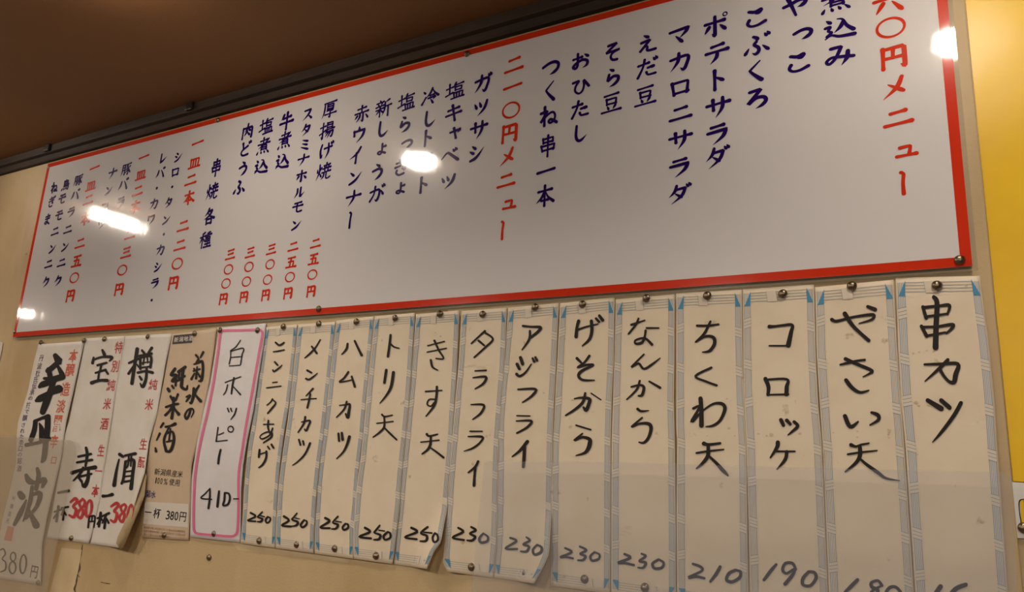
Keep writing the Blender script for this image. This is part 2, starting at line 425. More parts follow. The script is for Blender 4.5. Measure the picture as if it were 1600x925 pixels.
def clear_mat(name, haze, hazecol):
    m = bpy.data.materials.new(name); m.use_nodes = True
    nt = m.node_tree; N = nt.nodes; L = nt.links
    N.remove(N['Principled BSDF']); out = N['Material Output']
    tr = N.new('ShaderNodeBsdfTransparent'); tr.inputs[0].default_value = (.97, .97, .965, 1)
    df = N.new('ShaderNodeBsdfDiffuse'); df.inputs[0].default_value = (*hazecol, 1)
    gl = N.new('ShaderNodeBsdfGlossy'); gl.inputs['Roughness'].default_value = 0.06
    fr = N.new('ShaderNodeFresnel'); fr.inputs[0].default_value = 1.45
    m1 = N.new('ShaderNodeMixShader'); m1.inputs[0].default_value = haze
    m2 = N.new('ShaderNodeMixShader')
    L.new(tr.outputs[0], m1.inputs[1]); L.new(df.outputs[0], m1.inputs[2])
    ge = N.new('ShaderNodeNewGeometry'); sb = N.new('ShaderNodeMath'); sb.operation = 'SUBTRACT'; sb.inputs[0].default_value = 1.0
    mu = N.new('ShaderNodeMath'); mu.operation = 'MULTIPLY'
    L.new(ge.outputs['Backfacing'], sb.inputs[1]); L.new(sb.outputs[0], mu.inputs[1]); L.new(fr.outputs[0], mu.inputs[0])
    L.new(mu.outputs[0], m2.inputs[0]); L.new(m1.outputs[0], m2.inputs[1]); L.new(gl.outputs[0], m2.inputs[2])
    L.new(m2.outputs[0], out.inputs[0])
    return m
M_clearR = clear_mat('clear_acrylic', 0.075, (0.66, 0.70, 0.84))  # bluish veil of room reflections, put in as diffuse colour
M_clearL = clear_mat('reflection_haze_acrylic', 0.17, (0.66, 0.56, 0.43))  # milky tint of reflections painted in as a stronger diffuse haze
M_film = clear_mat('laminate_film', 0.06, (0.7, 0.7, 0.66))

# ------------------------------------------------------------------ setting
XR = 0.0715        # the right-hand edge of the cream wall sheet
st = lambda o: tag(o, kind='structure')
st(box('wall_back', -7.0, 2.2, 0.004, 0.10, -0.02, CEIL+.05, M_wall))
st(box('wall_panel', -6.99, XR, 0.0, 0.0035, 0.0, CEIL-.001, M_wall, bevel=0.0008))
st(box('ceiling', -7.0, 2.2, -3.4, 0.0, CEIL, CEIL+.06, M_ceil))
st(box('floor', -7.0, 2.2, -3.4, 0.1, -0.06, 0.0, M_floor))
# crown trim: a stepped dark wood moulding
prof = [(0.0, .737), (.010, .737), (.0125, .740), (.0125, .751), (.009, .753), (.009, .755), (.018, .757), (.0195, .760), (.0195, .774), (.0175, .7765), (.0175, .7785), (0.0, .7785)]
vs = []; fs = []
for x in (-6.98, 2.18):
    for (o_, z_) in prof: vs.append((x, -o_, 1.60+z_))
n_ = len(prof)
for i in range(n_): fs.append((i, (i+1) % n_, n_+(i+1) % n_, n_+i))
fs += [tuple(range(n_-1, -1, -1)), tuple(range(n_, 2*n_))]
trim = st(mesh('trim_1', vs, fs, M_trim))
for (px, py) in ((298, 166), (75, 233)):      # small joint clips under the moulding
    p = W(px, py, .02)
    o = box('joint_clip', p.x-.012, p.x+.012, -.026, -.016, 1.60+.758, CEIL-.0005, M_dark, bevel=.002); o.parent = trim
st(box('added_shade_beam', -6.9, 2.1, -2.02, -1.90, 1.60+.700, CEIL-.001, M_trim, bevel=.004))     # unseen beam added to keep the fill lamps off the upper board
# torn seam in the wall sheet low on the left
ink = Ink()
mpw = lambda x, y: W(x, y, .0004)
QT = (0, 700, 4.11)
for s_ in ('530,620,4 520,680,10 508,720,6 512,770,12 500,800,8', '500,800,3 492,850,10 488,872,7 478,905,12 484,925,5', '500,815,5 512,830,3', '650,862,6 668,866,4 690,870,6 706,872,4'):
    ink.stroke(parse(s_, QT), mpw)
o = ink.build('tear', node_mat('torn_fibre', (0.10, 0.06, 0.03), .8), None); o.parent = bpy.data.objects['wall_panel']
for (a, b, c, d, nm) in (((372,700),(540,700),(540,925),(320,925),'q'),):
    pass

# ------------------------------------------------------------------ lamps
def lathe(profile, seg=32):
    vs = []; fs = []
    for (r, z) in profile:
        for k in range(seg):
            a = 2*math.pi*k/seg; vs.append((r*math.cos(a), r*math.sin(a), z))
    for i in range(len(profile)-1):
        for k in range(seg):
            j = (k+1) % seg
            fs.append((i*seg+k, i*seg+j, (i+1)*seg+j, (i+1)*seg+k))
    fs.append(tuple(range(seg-1, -1, -1))); fs.append(tuple((len(profile)-1)*seg+k for k in range(seg)))
    return vs, fs
def disc_lamp(x, dist, label, r=.046, mat=None):
    e = bpy.data.objects.new('ceiling_lamp', None); COL.objects.link(e); e.location = (x, -dist, CEIL)
    tag(e, label, 'lamp', 'round lamps on the ceiling')
    v, f = lathe([(r+.012, -.0002), (r+.012, -.008), (r+.006, -.010), (r+.002, -.0095), (r, -.004)]); mesh('housing', v, f, M_shell, e, True)
    v, f = lathe([(r-.001, -.003), (r-.001, -.006), (r*.97, -.016), (r*.85, -.023), (r*.55, -.028), (r*.2, -.030)]); mesh('diffuser', v, f, mat or M_lamp, e, True)
disc_lamp(-1.125, .455, 'round flush ceiling lamp, the middle one above the long menu board')
disc_lamp(.088, .395, 'round flush ceiling lamp above the right end of the menu board', .043, M_lampR)
disc_lamp(-4.80, 1.40, 'round flush ceiling lamp farthest to the left, out in the room')
disc_lamp(-3.6, 2.35, 'added fill lamp, unseen behind the viewer, farthest from the yellow poster', .105, M_lampFill)  # this and the next three: lamps added to brighten the strips
disc_lamp(-2.2, 2.35, 'added fill lamp, unseen behind the viewer, second from the far end', .105, M_lampFill)
disc_lamp(-.8, 2.35, 'added fill lamp, unseen behind the viewer, third from the far end', .105, M_lampFill)
disc_lamp(.6, 2.35, 'added fill lamp, unseen behind the viewer, nearest the yellow poster', .11, M_lampFill)
e = bpy.data.objects.new('tube_lamp', None); COL.objects.link(e); e.location = (-2.38, -.425, CEIL)
tag(e, 'short tubular ceiling lamp above the left end of the menu board', 'lamp')
box('housing', -.03, .03, -.115, .115, -.012, 0, M_shell, e, bevel=.004)
v, f = lathe([(.013, -.09), (.016, -.085), (.016, .085), (.013, .09)], 20)
o = mesh('tube', v, f, M_lamp, e, True); o.rotation_euler = (math.pi/2, 0, 0); o.location = (0, 0, -.032)
for s_ in (-1, 1): box('socket', -.014, .014, s_*.096-.006, s_*.096+.006, -.05, -.011, M_shell, e, bevel=.002)

# ------------------------------------------------------------------ menu board
BOFF = .0075                      # how far its face stands off the wall
kb = 1 - BOFF
bx0, bx1, bz0, bz1 = -2.043*kb, .0535*kb, 1.60+.2585*kb, 1.60+.7345*kb
bw = .0118
board = bpy.data.objects.new('menu_board', None); COL.objects.link(board); board.location = ((bx0+bx1)/2, -BOFF, bz0)
tag(board, 'long glossy white menu board with red border and navy and red writing', 'sign')
inv = Matrix.Translation(-board.location)
def keep(o, parent):
    o.parent = parent; o.matrix_parent_inverse = parent.matrix_world.inverted() if parent.type == 'EMPTY' else Matrix.Identity(4)
    return o
bpy.context.view_layer.update()
def adopt(o):
    o.parent = board; o.matrix_parent_inverse = inv; return o
adopt(box('board_sheet', bx0, bx1, -BOFF, -BOFF+.002, bz0, bz1, M_board, bevel=.0006))
fy = -BOFF-.00015
vs = [(bx0,fy,bz0),(bx1,fy,bz0),(bx1,fy,bz1),(bx0,fy,bz1),(bx0+bw,fy,bz0+bw),(bx1-bw,fy,bz0+bw),(bx1-bw,fy,bz1-bw),(bx0+bw,fy,bz1-bw)]
adopt(mesh('red_border', vs, [(0,1,5,4),(1,2,6,5),(2,3,7,6),(3,0,4,7)], M_bred))
mg = .0055
o = adopt(box('clear_edge', bx0-.003, bx1+mg, -BOFF+.0021, -BOFF+.0027, bz0-mg, bz1+.001, M_film, bevel=.0002))
BT = BOFF + .0003
R_, N_ = M_bred, M_bnavy
COLS = [  # (colour, width px, height px, [(char, x, y)...])
(R_, 50, 38, '六1388,4 〇1391.5,43 円1396,89 メ1398,137 ニ1403,185 ュ1412,238 ー1411,286'),
(N_, 50, 37, '煮1306,0 込1311,44 み1311,87'),
(N_, 46, 36, 'や1242,8 っ1251,55 こ1246,98'),
(N_, 43, 35, 'こ1180,28 ぶ1182,71 く1180,111 ろ1182,154'),
(N_, 40, 35, 'ポ1117,41 テ1120,84 ト1120,125 サ1122,168 ラ1121,210 ダ1120,247'),
(N_, 38, 32, 'マ1062,56 カ1063,97 ロ1063,137 ニ1063,178 サ1063,219 ラ1062,262 ダ1061,304'),
(N_, 35, 32, 'え1010,69 だ1010,107 豆1008,150'),
(N_, 33, 32, 'そ957,82 ら957,121 豆955,161'),
(N_, 31, 30, 'お907,96 ひ907,135 た906,171 し905,209'),
(N_, 30, 34, 'つ861,106 く859,142 ね857,181 串856,228 一853,267 本851,306'),
(R_, 30, 31, '二803,102 一801,135 〇798.5,172 円796,208 メ793,245 ニ790.5,283 ュ793,321 ー785,360'),
(N_, 28, 30, 'ガ754,131 ツ751,168 サ748,203 シ745,239'),
(N_, 29, 28, '塩711,142 キ709,176 ャ709,209 ベ703,243 ツ700,283'),
(N_, 27, 28, '冷672,151 し670,186 ト667,216 マ664,251 ト660,289'),
(N_, 26, 28, '塩635,160 ら632,194 っ634,226 き626,262 ょ623,296'),
(N_, 25, 28, '新599,169 し597,202 ょ594,235 う590,268 が588,303'),
(N_, 24, 27, '赤565,178 ウ561,210 イ556,243 ン555,277 ナ552,310 ー547,344'),
(N_, 23, 28, '厚515,171 揚511,204 げ509,236 焼505,269'),
(N_, 18, 20, 'ス481,179 タ479,203 ミ476,226 ナ474,250 ホ471,275 ル468,301 モ465,324 ン463,351'),
(N_, 21, 27, '牛448,189 煮445,219 込441,252'),
(N_, 21, 26, '塩416,198 煮412,228 込408,260'),
(N_, 19, 25, '肉387,205 ど382,234 う380,263 ふ374,293'),
(R_, 16, 19, '二493,381 五490,405 〇488,429 円486,455'),
(R_, 16, 19, '二458,386 五455,410 〇453,433 円450,458'),
(R_, 15, 19, '三424,390 五422,413'.replace('五', '〇')+' 〇418,437 円415,461'),
(R_, 15, 19, '三391,395 〇389,417 〇385,440 円381,464'),
(R_, 15, 19, '三360,398 〇357,421 〇353,443 円349,467'),
(N_, 18, 27, '串338,262 焼331,300 各327,338 種321,375'),
(R_, 18, 22, '一309,223 皿304,254 二298,282 本295,309 二286,354 二281,384 〇277,412 円271,442'),
(N_, 14, 18, 'シ279,245 ロ274,269 ・269,292 タ264,317 ン260,343 ・256,366 カ251,391 シ247,417 ラ242,443 ・237,469'),
(N_, 14, 18, 'レ255,247 バ250,271 ・245,294 カ241,319 ワ236,343'),
(R_, 16, 20, '一225,245 皿220,273 二215,299 本211,323 二203,367 三197,395 〇191,422 円186,452'),
(N_, 15, 20, '豚197,265 バ192,289 ラ188,317'),
(N_, 13, 18, 'ナ176,271 ン170,297 コ164,323 ツ158,350'),
(R_, 15, 20, '一148,262 皿142,290 二138,313 本133,342 二125,381 五120,408 〇116,434 円110,462'),
(N_, 13, 18, '豚122,282 バ117,305 ラ111,332 ニ106,359 ン102,385 ニ96,411 ク91,439'),
(N_, 12, 18, '鳥103,289 モ97,311 モ92,337 ニ86,362 ン82,388 ニ76,413 ク72,441'),
(N_, 11, 18, 'ね85,293 ぎ80,316 ま74,343'),
]
for (mt, wp, hp, s_) in COLS:
    ink = Ink()
    for t in s_.split():
        x, y = t[1:].split(',')
        dot = t[0] == '・'
        w2, h2 = (wp, hp)
        if t[0] in '〇': w2, h2 = wp*1.0, hp*.92
        put_brush(ink, t[0], float(x), float(y), w2, h2, BT, 1.12 if wp > 34 else 1.1 if wp > 28 else 1.12 if wp > 22 else 1.28)
    o = ink.build('lettering', mt, None); adopt(o)
    tag(o, 'red brush lettering' if mt is R_ else 'navy brush lettering', kind='stuff')

# ------------------------------------------------------------------ paper strips
def interp(poly, t):
    """point at fraction t of the height covered by a side polyline"""
    y0, y1 = poly[0][1], poly[-1][1]; y = y0+(y1-y0)*t
    for a, b in zip(poly, poly[1:]):
        if y <= b[1] or b is poly[-1]:
            k = (y-a[1])/(b[1]-a[1]); return (a[0]+(b[0]-a[0])*k, y)
def smo(t): t = max(0., min(1., t)); return t*t*(3-2*t)

class Strip:
    def __init__(s, name, L, R, mat, base, bulge=.004, curl=(0, 0), cs=(.5, .72), lift=0.0, label='', cat='paper strip', group=None):
        s.L, s.R, s.base, s.bulge, s.curl, s.cs, s.lift = L, R, base, bulge, curl, cs, lift
        s.ph = random.random()*6
        top = [s.at(u/8, 0) for u in range(9)]
        NR, NC = 60, 16
        vs = []; fs = []
        for side in (0, 1):
            for i in range(NR+1):
                for j in range(NC+1):
                    u, v = j/NC, i/NR
                    p = s.at(u, v); vs.append(W(p[0], p[1], s.off(u, v) - side*.0003))
        K = (NR+1)*(NC+1)
        for i in range(NR):
            for j in range(NC):
                a = i*(NC+1)+j; fs.append((a, a+NC+1, a+NC+2, a+1)); fs.append((K+a, K+a+1, K+a+NC+2, K+a+NC+1))
        for i in range(NR):
            for j in (0, NC):
                a = i*(NC+1)+j; b = a+NC+1; fs.append((a, K+a, K+b, b) if j == 0 else (a, b, K+b, K+a))
        for j in range(NC):
            for i in (0, NR):
                a = i*(NC+1)+j; b = a+1; fs.append((a, b, K+b, K+a) if i == 0 else (a, K+a, K+b, b))
        s.o = mesh(name, vs, fs, mat, None, True)
        tag(s.o, label, cat, group)
    def at(s, u, v):
        a = interp(s.L, v); b = interp(s.R, v)
        return (a[0]+(b[0]-a[0])*u, a[1]+(b[1]-a[1])*u)
    def off(s, u, v):
        o = s.base + s.bulge*math.sin(math.pi*v)*(.7+.3*math.sin(3*v+s.ph)) + .0012*math.sin(math.pi*u)*v
        o += s.curl[0]*smo((s.cs[0]-u)/s.cs[0])*smo((v-s.cs[1])/(1-s.cs[1]))
        o += s.curl[1]*smo((u-1+s.cs[0])/s.cs[0])*smo((v-s.cs[1])/(1-s.cs[1]))
        o += s.lift*smo((v-.55)/.45)
        return o
    def uv(s, px, py):
        v = .5; u = .5
        for _ in range(8):
            a = interp(s.L, v); b = interp(s.R, v)
            u = (px-a[0])/(b[0]-a[0])
            yl = a[1]+(b[1]-a[1])*u
            v += (py-yl)/((s.L[-1][1]+s.R[-1][1]-s.L[0][1]-s.R[0][1])/2)
            v = max(-.05, min(1.05, v))
        return max(-.02, min(1.02, u)), v
    def mp(s, h=.0007):
        def f(px, py):
            u, v = s.uv(px, py); v = max(0, min(1, v)); return W(px, py, s.off(u, v)+h)
        return f
    def write(s, strokes, tr, mat=None, k=1.0, name='lettering', ink=None):
        own = ink is None; k = k*getattr(s, 'kw', 1.0); ink = ink or Ink(); mp = s.mp(.0009)
        for st_ in strokes.split('|'):
            st_ = st_.strip()
            if st_.startswith('o'):
                a = [float(q) for q in st_[1:].split(',')]
                ink.ring(tr[0]+a[0]/tr[2], tr[1]+a[1]/tr[2], a[2]/tr[2], a[3]/tr[2], a[4]*k/tr[2], mp, tilt=a[5] if len(a) > 5 else 0)
            elif st_: ink.stroke(parse(st_, tr, k), mp)
        if own: return ink.build(name, mat, s.o)
    def printed(s, items, mat, fat=0.0, name='printed_text', h=.0005):
        ink = Ink(); mp = s.mp(h)
        for (ch, x, y, w, hh) in items: put_font(ink, ch, x, y, w, hh, mp, fat)
        return ink.build(name, mat, s.o)
    def patch(s, pts, mat, name, h=.0004):
        mp = s.mp(h); a, b, c, d = pts; n = 8; vs = []; fs = []
        for i in range(n+1):
            for j in range(n+1):
                p, q = i/n, j/n
                vs.append(mp(*[(a[k]*(1-q)+b[k]*q)*(1-p)+(d[k]*(1-q)+c[k]*q)*p for k in (0, 1)]))
        for i in range(n):
            for j in range(n): e = i*(n+1)+j; fs.append((e, e+n+1, e+n+2, e+1))
        return mesh(name, vs, fs, mat, s.o)

def ext(poly, z=1.438):
    """carry a side polyline on, straight along the wall, down to the strips' common lower end"""
    a, b = Vector(poly[-2]), Vector(poly[-1])
    d = b-a
    for k in range(400):
        p = b + d*(k/100)*(60/max(d.length, 1))
        if W(p.x, p.y).z < z: break
    return poly + [(p.x, p.y)] if k else poly

def bamboo(s, gray=1.0, js=.09, top=True, bot=True):
    """printed border: bundles of thin rules tied with slanted bands, blue corner wedges"""
    S = s.at; mp1, mp2, mp3 = s.mp(.0004), s.mp(.0005), s.mp(.0006)
    wpx = S(1, .5)[0]-S(0, .5)[0]
    L0, L1, R0, R1 = .028, .105, .90, .972
    t0, t1, b0, b1 = .014, .040, .958, .982
    lw = .38 + wpx/360
    band = Ink(); rules = Ink(); rules.flat = True; wedge = Ink(); tie = Ink()
    NV = 60
    for (a, b) in ((L0, L1), (R0, R1)):
        base = len(band.v)
        for i in range(NV+1):
            v = t0+(b1-t0)*i/NV
            for u in (a, b): p = S(u, v); band.v.append(mp1(*p))
        for i in range(NV): q = base+2*i; band.f.append((q, q+1, q+3, q+2))
        for k in range(5):
            u = a+(b-a)*k/4
            rules.stroke([(*S(u, t0+(b1-t0)*i/NV), lw*(1.15 if k in (0, 4) else .8)) for i in range(NV+1)], mp2, smooth=False, cap=False)
    for (v0, v1) in ([(t0, t1)] if top else [])+([(b0, b1)] if bot else []):
        for k in range(4):
            v = v0+(v1-v0)*k/3
            rules.stroke([(*S(L1+(R0-L1)*i/4, v), lw*.9) for i in range(5)], mp2, smooth=False, cap=False)
    hgt = .030
    # ties
    def tie_v(a, b, v, sl):
        e = .004
        tie.poly([S(a-.01, v), S(b+.01, v-sl), S(b+.01, v-sl+hgt), S(a-.01, v+hgt)], s.mp(.0006))
        for k in range(4):
            q = v+hgt*k/3
            rules.stroke([(*S(a-.01, q), lw), (*S(b+.01, q-sl), lw)], s.mp(.0007), smooth=False, cap=False)
    for i in range(8):
        v = js + i*.1215
        if v < .93: tie_v(L0, L1, v, -.006 if i % 2 else .006)
        v2 = v+.012
        if v2 < .93: tie_v(R0, R1, v2, -.006)
    for (v0, v1, u0) in ([(t0, t1, .33)] if top else [])+([(b0, b1, .56)] if bot else []):
        tie.poly([S(u0, v0-.003), S(u0+.13, v0-.003), S(u0+.15, v1+.003), S(u0+.02, v1+.003)], s.mp(.0009))
        for k in range(4):
            rules.stroke([(*S(u0+.043*k, v0-.003), lw), (*S(u0+.02+.043*k, v1+.003), lw)], s.mp(.0007), smooth=False, cap=False)
    if bot:
        for uu in (.76, .84):
            p = S(uu, (b0+b1)/2); rules.ring(p[0], p[1], wpx*.014, wpx*.014, lw, s.mp(.0007), n=10)
        tie.poly([S(.72, b0-.001), S(.89, b0-.001), S(.89, b1+.001), S(.72, b1+.001)], s.mp(.0009))
    c = .045
    if top:
        wedge.poly([S(L0, t0+.038), S(L1, t0+.038), S(L1+.01, t0-.006)], s.mp(.0009))
        wedge.poly([S(R0, t0+.038), S(R1+.01, t0+.038), S(R0-.01, t0-.006)], s.mp(.0009))
    if bot:
        wedge.poly([S(L0-.01, b0-.008), S(L1+.01, b0-.008), S(L1, b1+.004)], s.mp(.0009))
        wedge.poly([S(R0, b0-.008), S(R1+.01, b0-.008), S(R0, b1+.004)], s.mp(.0009))
    band.build('border_band', M_band if gray > .5 else M_bandl, s.o)
    tag(rules.build('border_lines', M_line, s.o), kind='stuff')
    tie.build('border_tie', M_bandl, s.o).__setitem__('kind', 'stuff')
    if wedge.v: wedge.build('corner_wedge', M_tri, s.o).__setitem__('kind', 'stuff')

